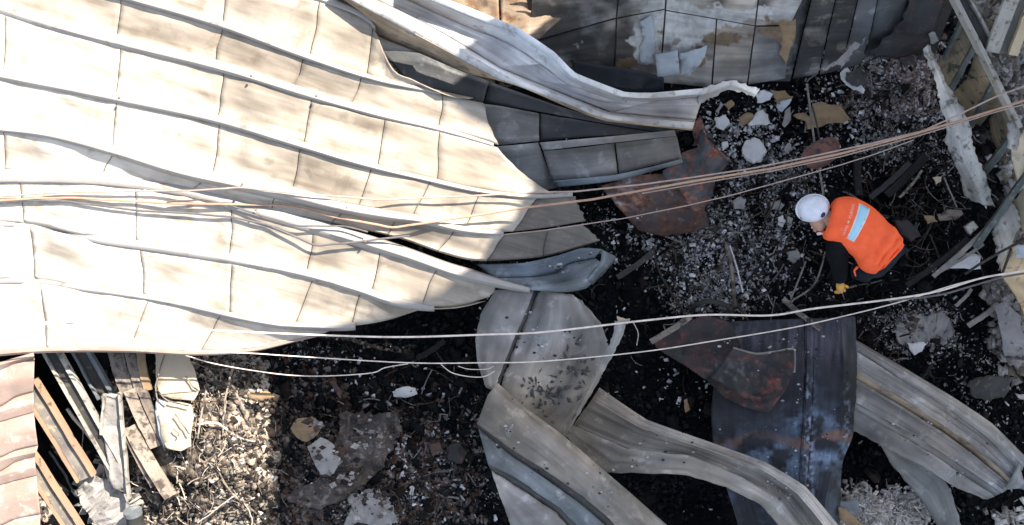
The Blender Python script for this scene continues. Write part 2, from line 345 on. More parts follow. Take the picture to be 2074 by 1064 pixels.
# ------------------------------------------------------------------ unseen wall added north of the yard, edge shaped to cast the east shade
Y0 = 4.6
def onwall(px, py, z):
    p = W(px, py, z); t = (Y0 - p.y) / S.y; return (p.x + S.x * t, p.z + S.z * t)
edge = [onwall(1205, -8, .9), onwall(1098, 72, .9), onwall(885, 188, 1.40), onwall(935, 232, 1.31), onwall(985, 262, 1.26), onwall(1002, 300, 1.2), onwall(1045, 345, 1.17), onwall(1096, 394, 1.16),
        onwall(1066, 422, 1.12), onwall(1046, 442, 1.11), onwall(1042, 468, 1.10), onwall(1005, 490, 1.09), onwall(980, 530, 1.05), onwall(1090, 592, 1.06), onwall(1000, 630, .7), onwall(865, 668, .7), onwall(690, 715, .7)]
up = [onwall(566, 815, .3), onwall(550, 860, .3), onwall(560, 900, .3), onwall(535, 960, .3), onwall(548, 1010, .3), onwall(540, 1085, .3)]
topz = max(u[1] for u in up) + .4
prof = [(edge[0][0] + .1, -.7)] + edge + up + [(up[-1][0] + .8, topz + .3), (up[-1][0] + 2.2, topz - .1), (12.6, topz + .4), (12.6, -.7)]
print('wall profile', [(round(a, 2), round(b, 2)) for a, b in prof])
V = [(x, Y0, z) for x, z in prof] + [(x, Y0 + .10, z) for x, z in prof]; n = len(prof)
F = [tuple(range(n)), tuple(range(2 * n - 1, n - 1, -1))] + [(i, n + i, n + (i + 1) % n, (i + 1) % n) for i in range(n)]
rw = thing('shade_wall', 'unseen tall concrete wall added beside the burnt yard, edge shaped for its shadow', 'wall', (6, Y0, -.7))
mk('wall', V, F, M['shadewall'], rw, smooth=False)

# ------------------------------------------------------------------ big cream roof
def curve(pts, zoff):
    xs = np.array([p[0] for p in pts], float); ys = np.array([p[1] for p in pts], float)
    d = np.zeros(len(xs)); h = np.diff(xs); s = np.diff(ys) / h
    d[1:-1] = (s[:-1] * h[1:] + s[1:] * h[:-1]) / (h[1:] + h[:-1]); d[0] = s[0]; d[-1] = s[-1]
    def f(x):
        x = np.asarray(x, float); i = np.clip(np.searchsorted(xs, x) - 1, 0, len(xs) - 2); t = (x - xs[i]) / h[i]; tc = np.clip(t, 0, 1); lin = (t - tc) * h[i] * np.where(t < 0, d[i], d[i+1]); t = tc
        return lin + (2*t**3-3*t**2+1)*ys[i] + (t**3-2*t**2+t)*h[i]*d[i] + (-2*t**3+3*t**2)*ys[i+1] + (t**3-t**2)*h[i]*d[i+1]
    def z(x):
        u = np.clip((np.asarray(x, float) - 450) / 750, 0, 1); return zoff - .42 * u * u * (3 - 2 * u)
    return f, z
ZC = [1.72, 1.66, 1.60, 1.54, 1.47, 1.36, 1.24, 1.10, .96]
CV = [
    curve([(-20, -180), (470, -30), (620, -8), (690, 14), (735, 36), (756, 54), (768, 78), (776, 104), (790, 132), (835, 160), (895, 188)], ZC[0]),
    curve([(-20, -78), (250, -4), (450, 55), (610, 114), (750, 160), (893, 190), (980, 207)], ZC[1]),
    curve([(-20, 14), (90, 50), (240, 90), (450, 142), (640, 200), (780, 238), (890, 264), (990, 292), (1010, 298)], ZC[2]),
    curve([(-20, 152), (235, 203), (440, 247), (610, 298), (724, 332), (863, 366), (976, 390), (1090, 400), (1165, 396)], ZC[3]),
    curve([(-20, 262), (80, 273), (230, 311), (357, 350), (489, 379), (600, 402), (683, 423), (780, 440), (863, 451), (938, 468), (1013, 474), (1100, 466), (1185, 452)], ZC[4]),
    curve([(-20, 358), (100, 361), (210, 368), (300, 380), (395, 396), (515, 430), (600, 455), (700, 483), (825, 522), (920, 555), (995, 574), (1072, 590)], ZC[5]),
    curve([(-20, 455), (60, 458), (210, 490), (282, 500), (474, 530), (635, 563), (724, 589), (810, 617), (870, 624), (940, 620), (992, 606)], ZC[6]),
    curve([(-20, 570), (70, 572), (169, 587), (293, 605), (376, 621), (489, 647), (564, 660), (640, 664), (713, 664), (780, 654), (862, 628)], ZC[7]),
    curve([(-20, 722), (70, 715), (250, 713), (430, 719), (520, 711), (600, 692), (660, 678)], ZC[8]),
]
b4 = curve([(-20, 350), (210, 362), (395, 388), (515, 420), (600, 441), (700, 462), (818, 490), (886, 514), (950, 531), (1040, 530), (1119, 521), (1215, 492)], ZC[5] + .0)
roof = thing('collapsed_roof', 'huge cream metal roof lying in a fan of ribbed rows, sunlit on the left', 'roof', W(450, 400, .9))
rows = [  # (top curve, bottom curve, seams [(x at top, x at bottom)], end)
    (CV[0], CV[1], [(-300, -300), (-190, -198), (260, 245), (458, 452), (648, 628), (756, 744), (893, 960)]),
    (CV[1], CV[2], [(-300, -300), (-190, -198), (245, 235), (451, 434), (616, 592), (732, 709), (897, 888), (978, 1008)]),
    (CV[2], CV[3], [(-300, -300), (-300+95, -210), (12, 6), (244, 234), (453, 440), (631, 615), (780, 765), (891, 886), (1006, 1125)]),
    (CV[3], CV[4], [(-300, -300), (-190, -198), (237, 228), (445, 428), (609, 588), (752, 722), (871, 835), (972, 940), (1088, 1040), (1165, 1185)]),
    (CV[4], b4, [(-300, -300), (-190, -198), (6, 10), (229, 205), (410, 392), (560, 550), (694, 672), (803, 785), (921, 886), (1022, 985), (1110, 1100), (1183, 1215)]),
    (CV[5], CV[6], [(-300, -300), (-190, -198), (38, 50), (272, 277), (470, 465), (635, 622), (771, 752), (886, 855), (1010, 992)]),
    (CV[6], CV[7], [(-300, -300), (-190, -198), (60, 71), (284, 292), (470, 466), (635, 598), (731, 712), (985, 860)]),
    (CV[7], CV[8], [(-300, -300), (-190, -198), (81, 95), (301, 262), (447, 405), (700, 658)]),
]
STAIN = [(500, 205, 60, 45, .55), (600, 315, 110, 32, .6), (640, 375, 120, 26, .6), (560, 130, 190, 26, .5), (330, 70, 150, 26, .45), (700, 215, 110, 28, .5), (740, 90, 70, 60, .4), (120, 5, 200, 30, .4), (640, 60, 120, 40, .25), (650, 410, 110, 20, .55),
         (850, 455, 110, 22, .35), (900, 590, 90, 26, .35), (760, 620, 110, 22, .35), (40, 350, 40, 20, .3), (100, 660, 70, 18, .35), (350, 700, 250, 14, .35), (560, 230, 90, 20, .4), (720, 500, 120, 18, .35), (960, 360, 60, 60, .25), (860, 310, 60, 30, .3), (450, 340, 60, 20, .3)]
def soot(x, y):
    g_ = 1.34 - .44 * np.clip((x - 150) / 550, 0, 1) - .18 * np.clip((330 - y) / 330, 0, 1)  # smoke tone to the right and top; sunlight glare lightened into the left
    a_ = R(17); u = x * math.cos(a_) + y * math.sin(a_); v = -x * math.sin(a_) + y * math.cos(a_)
    for bx, by, rx, ry, w_ in STAIN:
        dx = (x - bx); dy = (y - by); du = dx * math.cos(a_) + dy * math.sin(a_); dv = -dx * math.sin(a_) + dy * math.cos(a_)
        g_ = g_ * (1 - .8 * w_ * np.exp(-(du / rx) ** 2 - (dv / ry) ** 2) * (.35 + 1.3 * fbm(u / 60, v / 14, 41)))
    g_ = g_ * (1 - .5 * np.clip(fbm(u / 110, v / 16, 42) - .5, 0, 1) * 3) * (1 - .25 * np.clip(fbm(u / 35, v / 30, 43) - .5, 0, 1) * 3)
    g_ = np.clip(g_, .3, 1.4)
    return np.stack([g_ ** .97, g_, g_ ** 1.05], -1)
def roofpatch(name, ri, top, bot, xa0, xa1, xb0, xb1, gap, dz, m, j0=0, j1=0, nu=None, first=0, last=0, wr=10):
    (ft, zt), (fb, zb) = top, bot
    nu = nu or max(6, int(abs(xa1 - xa0) / 9)); nv = 12
    u = np.linspace(0, 1, nu)[None]; v = np.linspace(0, 1, nv)[:, None]
    def wig(j): return (vn(v * 2.3 + j * 5.1, np.ones_like(v) * (ri * 7.7 + j), 5) - .5) * 7 * np.sin(np.pi * v)
    xl = xa0 + (xb0 - xa0) * v + wig(j0) * (0 if first else 1) + (0 if first else gap / 2); xr = xa1 + (xb1 - xa1) * v + wig(j1) * (0 if last else 1) - (0 if last else gap / 2)
    if last:   # torn end
        xr = xr + (fbm(v * 7, v * 0 + ri * 3.3, 8) - .5) * 14
    x = xl + (xr - xl) * u
    yt = ft(x) + 2; yb = fb(x) - wr * .4
    y = yt + (yb - yt) * v; z = zt(x) + (zb(x) - zt(x)) * v
    G = Wn(np.stack([x, y, z], -1))
    X, Y = G[..., 0], G[..., 1]
    d = .020 * (fbm(X * 1.7, Y * 1.7, 21) - .5) * 2 + .010 * (fbm(X * 6, Y * 6, 22) - .5)
    d = d - .010 * np.sin(np.pi * v) + .010 * np.exp(-((v - .93) / .06) ** 2)
    # heat buckles: a few real dents
    for bx, by, br, bh in ((520, 205, 28, .028), (480, 330, 30, -.03), (65, 330, 26, -.03), (760, 90, 20, .03), (835, 395, 40, .02), (110, 470, 45, .03), (880, 590, 45, .03), (100, 640, 40, .025), (500, 500, 20, -.02), (690, 250, 40, .015)):
        p = W(bx, by, 1.4); rr = br / 245.; d = d + bh * np.exp(-(((X - p.x) / rr) ** 2 + ((Y - p.y) / rr) ** 2))
    # panels cup up slightly at their seams
    d = d + .007 * (fbm(x / 70, (y - x * .3) / 10, 44) - .5) * 2
    if name == 'panel': d = d + .002 * (np.exp(-(u / .05) ** 2) + np.exp(-((1 - u) / .05) ** 2))
    G[..., 2] += d + dz
    uv = np.stack([X, Y], -1); a = R(-17); uv = np.stack([X * math.cos(a) + Y * math.sin(a), -X * math.sin(a) + Y * math.cos(a)], -1)
    return mk(name, G.reshape(-1, 3), gridfaces(nv, nu), m, roof, uv=uv.reshape(-1, 2), thick=.004 if name == 'panel' else .01, col=soot(x, y).reshape(-1, 3))
for ri, (top, bot, seams) in enumerate(rows):
    for j in range(len(seams) - 1):
        (a0, b0), (a1, b1) = seams[j], seams[j + 1]
        mm = M['roofsootshade'] if a0 > 1015 else M['roof']  # sooty darker panels begin at the shadow edge, deepening its shade by colour
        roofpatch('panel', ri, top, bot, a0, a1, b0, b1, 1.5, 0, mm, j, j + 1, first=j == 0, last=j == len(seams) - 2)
    roofpatch('underlay', ri, top, bot, seams[0][0], seams[-1][0] - 10, seams[0][1], seams[-1][1] - 10, 0, -.022, M['under'], nu=110, first=1)
def rib(i, x0, x1, wd, hs, cv=None, m=None):
    f, zf = cv or CV[i]; n = int((x1 - x0) / 9); x = np.linspace(x0, x1, n)
    hx = np.interp(x, [p[0] for p in hs], [p[1] for p in hs]) * .62; wx = np.interp(x, [p[0] for p in wd], [p[1] for p in wd])
    prof = [(-.9, .012), (-.75, .55), (-.65, .88), (-.1, 1.), (0.0, .94), (.22, .2), (.42, -.35)]
    rowsv = []
    for o, h in prof:
        y = f(x) + o * wx; z = zf(x) + hx * h
        G = Wn(np.stack([x, y, z], -1)); G[:, 2] += .020 * (fbm(G[:, 0] * 1.7, G[:, 1] * 1.7, 21) - .5) * 2 + .003 * (vn(G[:, 0] * 30, G[:, 1] * 30) - .5)
        rowsv.append(G)
    G = np.array(rowsv); du = np.tile(x / 245, (len(prof), 1)); dv = np.repeat(np.arange(len(prof))[:, None] * .02, n, 1)
    return mk('rib', G.reshape(-1, 3), gridfaces(len(prof), n), m or M['rib'], roof, uv=np.stack([du, dv], -1).reshape(-1, 2), thick=.003, ang=40)
rib(0, 560, 760, [(560, 16), (760, 10)], [(560, .03), (760, .03)])
rib(1, -300, 893, [(0, 16), (600, 14), (893, 7)], [(0, .06), (300, .075), (750, .06), (893, .03)])
rib(2, -300, 1000, [(0, 26), (450, 20), (800, 15), (1000, 6)], [(0, .045), (450, .07), (700, .06), (880, .03), (1000, .01)])
rib(3, -300, 1160, [(0, 20), (600, 15), (1000, 8)], [(0, .06), (400, .07), (620, .085), (900, .06), (1090, .05)])
rib(4, -300, 1020, [(0, 10), (300, 18), (600, 26), (1000, 10)], [(0, .05), (100, .07), (480, .08), (600, .14), (700, .16), (820, .10), (1000, .05)])
rib(5, -300, 1073, [(0, 30), (300, 18), (600, 26), (950, 22), (1072, 10)], [(0, .02), (500, .03), (700, .07), (850, .11), (1000, .12), (1072, .10)])
rib(6, -300, 880, [(0, 12), (400, 20), (880, 16)], [(0, .015), (280, .03), (470, .05), (700, .075), (880, .03)])
rib(7, -300, 720, [(0, 14), (300, 12), (720, 14)], [(0, .015), (180, .03), (300, .04), (480, .075), (640, .10), (720, .07)])
# turned lip along the front edge, reddened by heat
f8, z8 = CV[8]; xs = np.linspace(-300, 655, 120)
G = []
for o, dz in ((-22, .006), (-12, .012), (-3, .01), (1, -.01), (2, -.05)):
    G.append(Wn(np.stack([xs, f8(xs) + o * (1 - xs / 900), z8(xs) + dz + .004], -1)))
G = np.array(G); G[..., 2] += .020 * (fbm(G[..., 0] * 1.7, G[..., 1] * 1.7, 21) - .5) * 2
mk('edge_lip', G.reshape(-1, 3), gridfaces(5, 120), M['roofred'], roof, uv=np.stack([np.tile(xs / 245, (5, 1)), np.repeat(np.arange(5)[:, None] * .03, 120, 1)], -1).reshape(-1, 2), thick=.003)
# rivet heads along the ribs
def rivets(pts, parent, z, r=.008, m=None):
    for px, py in pts:
        p = W(px, py, z); V = []; F = []
        for k in range(6): V.append((p.x + r * math.cos(k * 1.047), p.y + r * math.sin(k * 1.047), p.z - .01))
        for k in range(6): V.append((p.x + r * .6 * math.cos(k * 1.047), p.y + r * .6 * math.sin(k * 1.047), p.z + r * .6))
        F = [(k, (k + 1) % 6, 6 + (k + 1) % 6, 6 + k) for k in range(6)] + [(6, 7, 8, 9, 10, 11)]
        mk('bolt', V, F, m or M['under'], parent)
for i, xsb in ((2, (508, 640)), (3, (240,)), (4, (490, 702)), (5, (517, 740))):
    for x in xsb: rivets([(x, float(CV[i][0](x)) - 6)], roof, float(CV[i][1](x)) + .10, .012)

# ------------------------------------------------------------------ bent channel lying above the roof
ch = thing('bent_channel', 'long bent metal channel with bright flanges crossing above the cream roof', 'channel', W(1050, 140, 1.2))
cz = [1.76, 1.74, 1.70, 1.64, 1.58, 1.47, 1.36, 1.24]
def zr(pts, dz): return [(x, y, cz[i] + (dz[i] if isinstance(dz, (list, tuple)) else dz)) for i, (x, y) in enumerate(pts)]
a0 = [(845, -22), (952, 16), (1050, 57), (1122, 105), (1166, 148), (1264, 186), (1322, 188), (1436, 178)]
a1 = [(820, -22), (938, 27), (1043, 68), (1112, 115), (1160, 157), (1258, 196), (1322, 199), (1430, 190)]
a2 = [(800, -12), (915, 42), (1028, 88), (1092, 130), (1148, 172), (1246, 205), (1320, 207), (1424, 196)]
a3 = [(705, -25), (806, 18), (895, 66), (1014, 138), (1080, 165), (1165, 200), (1240, 228), (1408, 243)]
a4 = [(695, -22), (797, 25), (886, 72), (1010, 146), (1078, 175), (1163, 207), (1238, 233), (1407, 248)]
a5 = [(672, -20), (775, 35), (875, 88), (1005, 158), (1072, 183), (1160, 216), (1230, 242), (1403, 262)]
a6 = [(690, 0), (762, 72), (842, 105), (942, 148), (1034, 168), (1155, 220), (1228, 246), (1402, 265)]
d2 = [-.17, -.16, -.11, -.08, -.08, -.09, -.09, -.06]
sheet('upper_flange', [zr(a0, -.03), zr(a0, 0), zr(a1, 0)], M['chanf'], ch, kv=1, tu=.35, amp=.004, fr=10, seed=1)
sheet('upper_web', [zr(a1, 0), zr(a2, d2)], M['chan'], ch, kv=4, tu=.35, amp=.004, seed=2)
mid = [((a2[i][0] + a3[i][0]) / 2, (a2[i][1] + a3[i][1]) / 2) for i in range(8)]
for s, e in ((0, 3), (3, 4), (4, 6), (6, 7)):
    sheet('floor_plate', [zr(a2, d2)[s:e + 1], [(p[0], p[1], p[2] - .01) for p in zr(mid, d2)][s:e + 1], zr(a3, d2)[s:e + 1]], M['chan'], ch, ku=10, kv=5, tu=.35, amp=.014, fr=5, seed=3, crease=.01)
sheet('lower_web', [zr(a3, d2), zr(a4, 0)], M['chan'], ch, kv=3, tu=.35, amp=.003, seed=4)
sheet('lower_flange', [zr(a4, 0), zr(a5, 0)], M['chanf'], ch, kv=2, tu=.35, amp=.004, fr=10, seed=5)
sheet('outer_web', [zr(a5, 0), zr(a6, [-.36, -.34, -.32, -.28, -.22, -.08, -.05, -.05])], M['brownweb'], ch, kv=4, tu=.35, amp=.006, seed=6)
rivets([(1263, 200), (1268, 204)], ch, 1.62, .01)
sheet('torn_tip', [[(1424, 179, 1.26), (1450, 172, 1.22), (1480, 163, 1.16), (1508, 171, 1.1), (1540, 182, 1.02)], [(1418, 192, 1.24), (1448, 184, 1.2), (1480, 172, 1.15), (1506, 180, 1.09), (1534, 190, 1.0)], [(1412, 212, 1.2), (1440, 200, 1.12), (1470, 184, 1.08), (1500, 186, 1.02), (1528, 197, .96)]], M['chanf'], ch, kv=6, tu=.2, amp=.02, crease=.02, seed=77, jag=.03)

# ------------------------------------------------------------------ sheets in the shade behind the roof
pl = thing('fallen_ceiling', 'dark panelled ceiling sheet lying in shade under the bent channel', 'ceiling', W(1100, 240, .6))
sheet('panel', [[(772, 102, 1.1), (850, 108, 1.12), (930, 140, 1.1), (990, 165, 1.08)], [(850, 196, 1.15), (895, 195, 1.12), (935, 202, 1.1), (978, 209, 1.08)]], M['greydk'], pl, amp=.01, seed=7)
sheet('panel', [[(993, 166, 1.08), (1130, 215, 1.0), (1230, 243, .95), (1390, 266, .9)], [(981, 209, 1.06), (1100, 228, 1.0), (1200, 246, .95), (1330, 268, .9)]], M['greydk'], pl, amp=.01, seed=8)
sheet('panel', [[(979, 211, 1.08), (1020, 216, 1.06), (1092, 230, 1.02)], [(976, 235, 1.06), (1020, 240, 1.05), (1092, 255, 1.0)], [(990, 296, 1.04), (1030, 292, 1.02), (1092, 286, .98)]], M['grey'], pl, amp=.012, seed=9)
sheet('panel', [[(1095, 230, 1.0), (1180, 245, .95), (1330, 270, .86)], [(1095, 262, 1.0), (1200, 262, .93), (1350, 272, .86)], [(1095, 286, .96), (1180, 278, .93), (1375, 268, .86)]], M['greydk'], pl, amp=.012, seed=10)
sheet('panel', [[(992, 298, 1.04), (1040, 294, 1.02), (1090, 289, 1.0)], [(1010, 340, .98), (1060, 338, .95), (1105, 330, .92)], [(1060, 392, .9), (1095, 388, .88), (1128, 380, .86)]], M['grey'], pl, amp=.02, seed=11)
tray = thing('metal_tray', 'narrow flanged grey metal tray lying below the end of the bent channel', 'tray', W(1240, 325, .6))
sheet('flange', [[(1093, 289, 1.02), (1230, 277, 1.0), (1366, 264, .98)], [(1100, 305, 1.03), (1232, 290, 1.01), (1370, 275, .99)]], M['greylt'], tray, amp=.004, seed=12)
sheet('base', [[(1100, 306, .98), (1170, 300, .97), (1244, 290, .96)], [(1118, 368, .97), (1182, 364, .96), (1251, 352, .95)]], M['grey'], tray, amp=.01, seed=13)
sheet('base', [[(1247, 290, .96), (1310, 283, .95), (1371, 276, .95)], [(1254, 352, .95), (1318, 336, .94), (1381, 322, .93)]], M['grey'], tray, amp=.01, seed=14)
sheet('flange', [[(1119, 368, .99), (1252, 354, .98), (1381, 323, .96)], [(1124, 380, .93), (1250, 366, .92), (1384, 330, .90)]], M['blue'], tray, amp=.006, seed=15)
bc = thing('curled_sheet', 'bluish crumpled metal sheet curling out beneath the long roof rib', 'metal sheet', W(1120, 560, .6))
sheet('upper_fold', [[(965, 536, .95), (1060, 533, .96), (1130, 518, .97), (1178, 503, .97), (1218, 505, .95)], [(1000, 562, .93), (1075, 560, .93), (1125, 552, .9), (1150, 535, .93), (1205, 522, .93)]], M['blue'], bc, amp=.012, crease=.01, seed=16)
sheet('lower_fold', [[(1000, 563, .93), (1075, 561, .93), (1125, 553, .9), (1150, 536, .93), (1206, 523, .93)], [(1050, 577, .95), (1100, 576, .97), (1140, 572, 1.0), (1180, 560, 1.0), (1215, 530, .96)], [(1072, 588, .93), (1110, 591, .92), (1150, 592, .9), (1188, 584, .88), (1212, 560, .85)]], M['blue'], bc, amp=.012, crease=.012, seed=17)
sheet('edge_fold', [[(1218, 505, .95), (1217, 528, .96), (1190, 565, .97)], [(1248, 520, .9), (1240, 535, .88), (1200, 578, .86)]], M['blue'], bc, amp=.008, seed=18)
lr = thing('lower_roof_sheet', 'small cream roof strip lit between the roof edge and the bent channel', 'metal sheet', W(810, 85, .8))
sheet('strip', [[(752, 55, 1.35), (800, 70, 1.33), (860, 92, 1.3)], [(764, 103, 1.33), (800, 104, 1.32), (868, 106, 1.3)]], M['roof'], lr, seed=19)

# ------------------------------------------------------------------ twisted upright sheet in the middle
tw = thing('twisted_sheet', 'twisted grey roof sheet standing folded in the middle foreground', 'metal sheet', W(1080, 800, .2))
L = [[(1003, 588, .85), (975, 632, .9), (963, 685, .92), (967, 735, .9), (984, 785, .86), (1003, 795, .84)],
     [(1082, 588, .84), (1062, 640, .88), (1040, 690, .9), (1020, 740, .88), (1006, 776, .86), (1012, 792, .84)],
     [(1090, 590, .80), (1071, 640, .84), (1048, 690, .86), (1028, 740, .84), (1013, 779, .82), (1018, 790, .80)],
     [(1130, 592, .86), (1130, 645, .9), (1118, 700, .9), (1100, 760, .84), (1078, 805, .78), (1060, 826, .74)],
     [(1168, 600, .84), (1192, 655, .88), (1196, 715, .86), (1172, 780, .8), (1142, 835, .72), (1108, 862, .66)],
     [(1172, 602, .80), (1222, 662, .84), (1232, 705, .82), (1200, 775, .74), (1166, 840, .66), (1141, 884, .6)]]
sheet('left_panel', L[:2], M['greylt'], tw, kv=8, tu=.1, amp=.012, crease=.008, jag=.01, seed=20)
sheet('seam', L[1:3], M['steeldk'], tw, kv=2, tu=.8, amp=.003, seed=20)
sheet('right_panel', L[2:], M['greylt'], tw, kv=8, tu=.1, tv=.0, amp=.014, crease=.010, seed=21, jag=.03)
sheet('side_flange', [[(1246, 652, .95), (1238, 690, .94), (1212, 745, .88), (1178, 815, .78), (1143, 878, .66)], [(1272, 646, .96), (1256, 690, .95), (1226, 748, .88), (1186, 818, .78), (1146, 881, .64)]], M['greylt'], tw, kv=3, tu=.7, amp=.01, seed=22, jag=.02)
H0 = [(1008, 776, .95), (1075, 833, .9), (1140, 881, .85), (1230, 958, .78), (1302, 1020, .72), (1372, 1082, .68)]
Ha = [(1000, 786, 1.0), (1066, 840, .97), (1130, 892, .92), (1214, 968, .86), (1285, 1033, .8), (1345, 1088, .76)]
Hb = [(988, 800, 1.0), (1050, 858, .98), (1112, 908, .94), (1196, 978, .88), (1266, 1042, .82), (1322, 1092, .78)]
H1 = [(966, 858, .92), (1038, 912, .9), (1108, 956, .86), (1180, 1006, .8), (1235, 1052, .75), (1265, 1090, .7)]
H1b = [(968, 866, .84), (1035, 922, .82), (1103, 968, .78), (1170, 1016, .73), (1222, 1060, .68), (1250, 1092, .64)]
Hm = [(990, 945, .86), (1040, 968, .84), (1090, 1000, .8), (1135, 1030, .75), (1165, 1062, .7), (1190, 1092, .66)]
Hm2 = [(994, 952, .80), (1038, 980, .78), (1084, 1010, .74), (1126, 1038, .7), (1152, 1068, .66), (1170, 1092, .62)]
Ho = [(1013, 1005, .82), (1022, 1030, .8), (1030, 1052, .77), (1036, 1070, .74), (1040, 1082, .7), (1046, 1098, .66)]
sheet('diagonal_web', [H0, Ha, Hb, H1], M['greylt'], tw, kv=8, tu=.1, amp=.012, crease=.008, seed=23)
sheet('groove', [H1, H1b], M['steeldk'], tw, kv=2, tu=.7, amp=.003, seed=24)
sheet('lower_panel', [H1b, Hm], M['blue'], tw, kv=8, tu=.08, amp=.014, crease=.010, seed=25)
sheet('groove', [Hm, Hm2], M['greydk'], tw, kv=2, tu=.7, amp=.003, seed=24)
sheet('lower_panel', [Hm2, Ho], M['greylt'], tw, kv=8, tu=.08, amp=.014, crease=.010, jag=.01, seed=26)

s2 = thing('curved_strip', 'curved grey metal strip sweeping from the twisted sheet to the bottom edge', 'metal strip', W(1400, 930, .2))
I = [[(1214, 785, .55), (1310, 850, .6), (1440, 896, .6), (1550, 936, .6), (1632, 986, .62), (1715, 1084, .6)],
     [(1198, 810, .58), (1300, 868, .64), (1425, 908, .65), (1542, 950, .66), (1615, 1000, .66), (1685, 1086, .62)],
     [(1180, 835, .52), (1290, 885, .58), (1415, 916, .6), (1525, 962, .6), (1598, 1008, .6), (1660, 1088, .58)],
     [(1160, 862, .52), (1270, 908, .58), (1400, 924, .62), (1505, 968, .62), (1578, 1012, .62), (1640, 1088, .6)],
     [(1142, 880, .45), (1215, 956, .5), (1388, 962, .5), (1474, 988, .5), (1540, 1022, .5), (1598, 1090, .5)]]
sheet('upper_flange', I[:2], M['greylt'], s2, kv=14, ribs=(2, .010), crease=.008, tu=.3, amp=.008, seed=27)
sheet('valley', I[1:4], M['grey'], s2, kv=14, tu=.3, amp=.008, ribs=(2, .012), seed=28)
sheet('lower_face', I[3:], M['greylt'], s2, kv=20, tu=.1, amp=.016, ribs=(1, .010), crease=.012, jag=.012, seed=29)

def frost(px, py, c):
    n_ = fbm(px / 26, py / 22, 61, 5); st = fbm(px / 7, py / 60, 62, 4)
    m1 = np.clip((n_ - .42) * 4, 0, 1) * (np.exp(-((py - 850) / 26) ** 2) * np.clip((px - 1560) / 60, 0, 1) + np.exp(-((py - 930) / 38) ** 2) + .25 * np.clip((py - 820) / 120, 0, 1)) * (.5 + st)
    m1 = np.clip(m1, 0, 1.2)[..., None]
    c = c * (1 - m1 * .6) + m1 * np.array((5.4, 6.5, 7.3))
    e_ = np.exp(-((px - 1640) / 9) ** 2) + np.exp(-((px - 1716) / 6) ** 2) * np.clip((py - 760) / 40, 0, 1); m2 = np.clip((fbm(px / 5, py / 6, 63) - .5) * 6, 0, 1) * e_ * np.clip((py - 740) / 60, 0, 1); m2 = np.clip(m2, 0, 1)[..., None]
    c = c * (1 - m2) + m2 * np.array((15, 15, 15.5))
    b_ = np.exp(-((py - 891 + 9 * np.sin(px / 24)) / 11) ** 4) * np.clip((n_ - .32) * 5, 0, 1) * (.3 + .7 * np.clip((px - 1570) / 60, 0, 1) + .6 * np.exp(-((px - 1510) / 30) ** 2)); b_ = np.clip(b_, 0, 1)[..., None]
    c = c * (1 - b_) + b_ * np.array((9.5, 5.0, 3.0))
    u_ = np.clip((fbm(px / 10, py / 90, 64) - .45) * 5, 0, 1) * np.exp(-((py - 690) / 40) ** 2); u_ = np.clip(u_, 0, 1)[..., None]
    return c * (1 - u_ * .5) + u_ * np.array((3.0, 2.4, 2.5))
db = thing('dark_blue_sheet', 'dark blue burnt metal sheet with a central rib and rusty band, below the worker', 'metal sheet', W(1620, 830, .1))
J = [[(1468, 652, .30), (1450, 740, .33), (1441, 830, .34), (1443, 880, .36), (1452, 930, .34), (1475, 1000, .3), (1500, 1080, .25)],
     [(1555, 648, .32), (1548, 740, .36), (1545, 830, .38), (1545, 885, .38), (1550, 940, .36), (1565, 1010, .3), (1590, 1080, .25)],
     [(1630, 645, .34), (1630, 740, .38), (1627, 830, .40), (1624, 885, .42), (1620, 940, .4), (1620, 1010, .34), (1630, 1080, .3)],
     [(1648, 645, .34), (1648, 740, .38), (1645, 830, .40), (1642, 885, .42), (1637, 940, .4), (1634, 1010, .34), (1640, 1080, .3)],
     [(1705, 642, .34), (1708, 740, .38), (1708, 830, .42), (1703, 885, .44), (1690, 935, .42), (1672, 1010, .36), (1665, 1080, .3)],
     [(1732, 640, .28), (1737, 740, .3), (1735, 830, .32), (1727, 885, .34), (1706, 940, .32), (1702, 1010, .26), (1700, 1080, .2)]]
sheet('left_panel', [J[0], J[1], J[2]], M['darkblue'], db, stain=frost, ku=20, kv=26, tu=.8, amp=.016, seed=30, crease=.01)
sheet('right_panel', [J[3], J[4], J[5]], M['darkblue'], db, stain=frost, ku=20, kv=24, tu=.8, amp=.012, seed=31, crease=.008)
sheet('rib', [J[2], [(x + 5, y, z + .022) for x, y, z in J[2]], [(x + 12, y, z + .022) for x, y, z in J[2]], J[3]], M['darkblue'], db, stain=frost, ku=24, kv=4, tu=.8, amp=.004, seed=32)

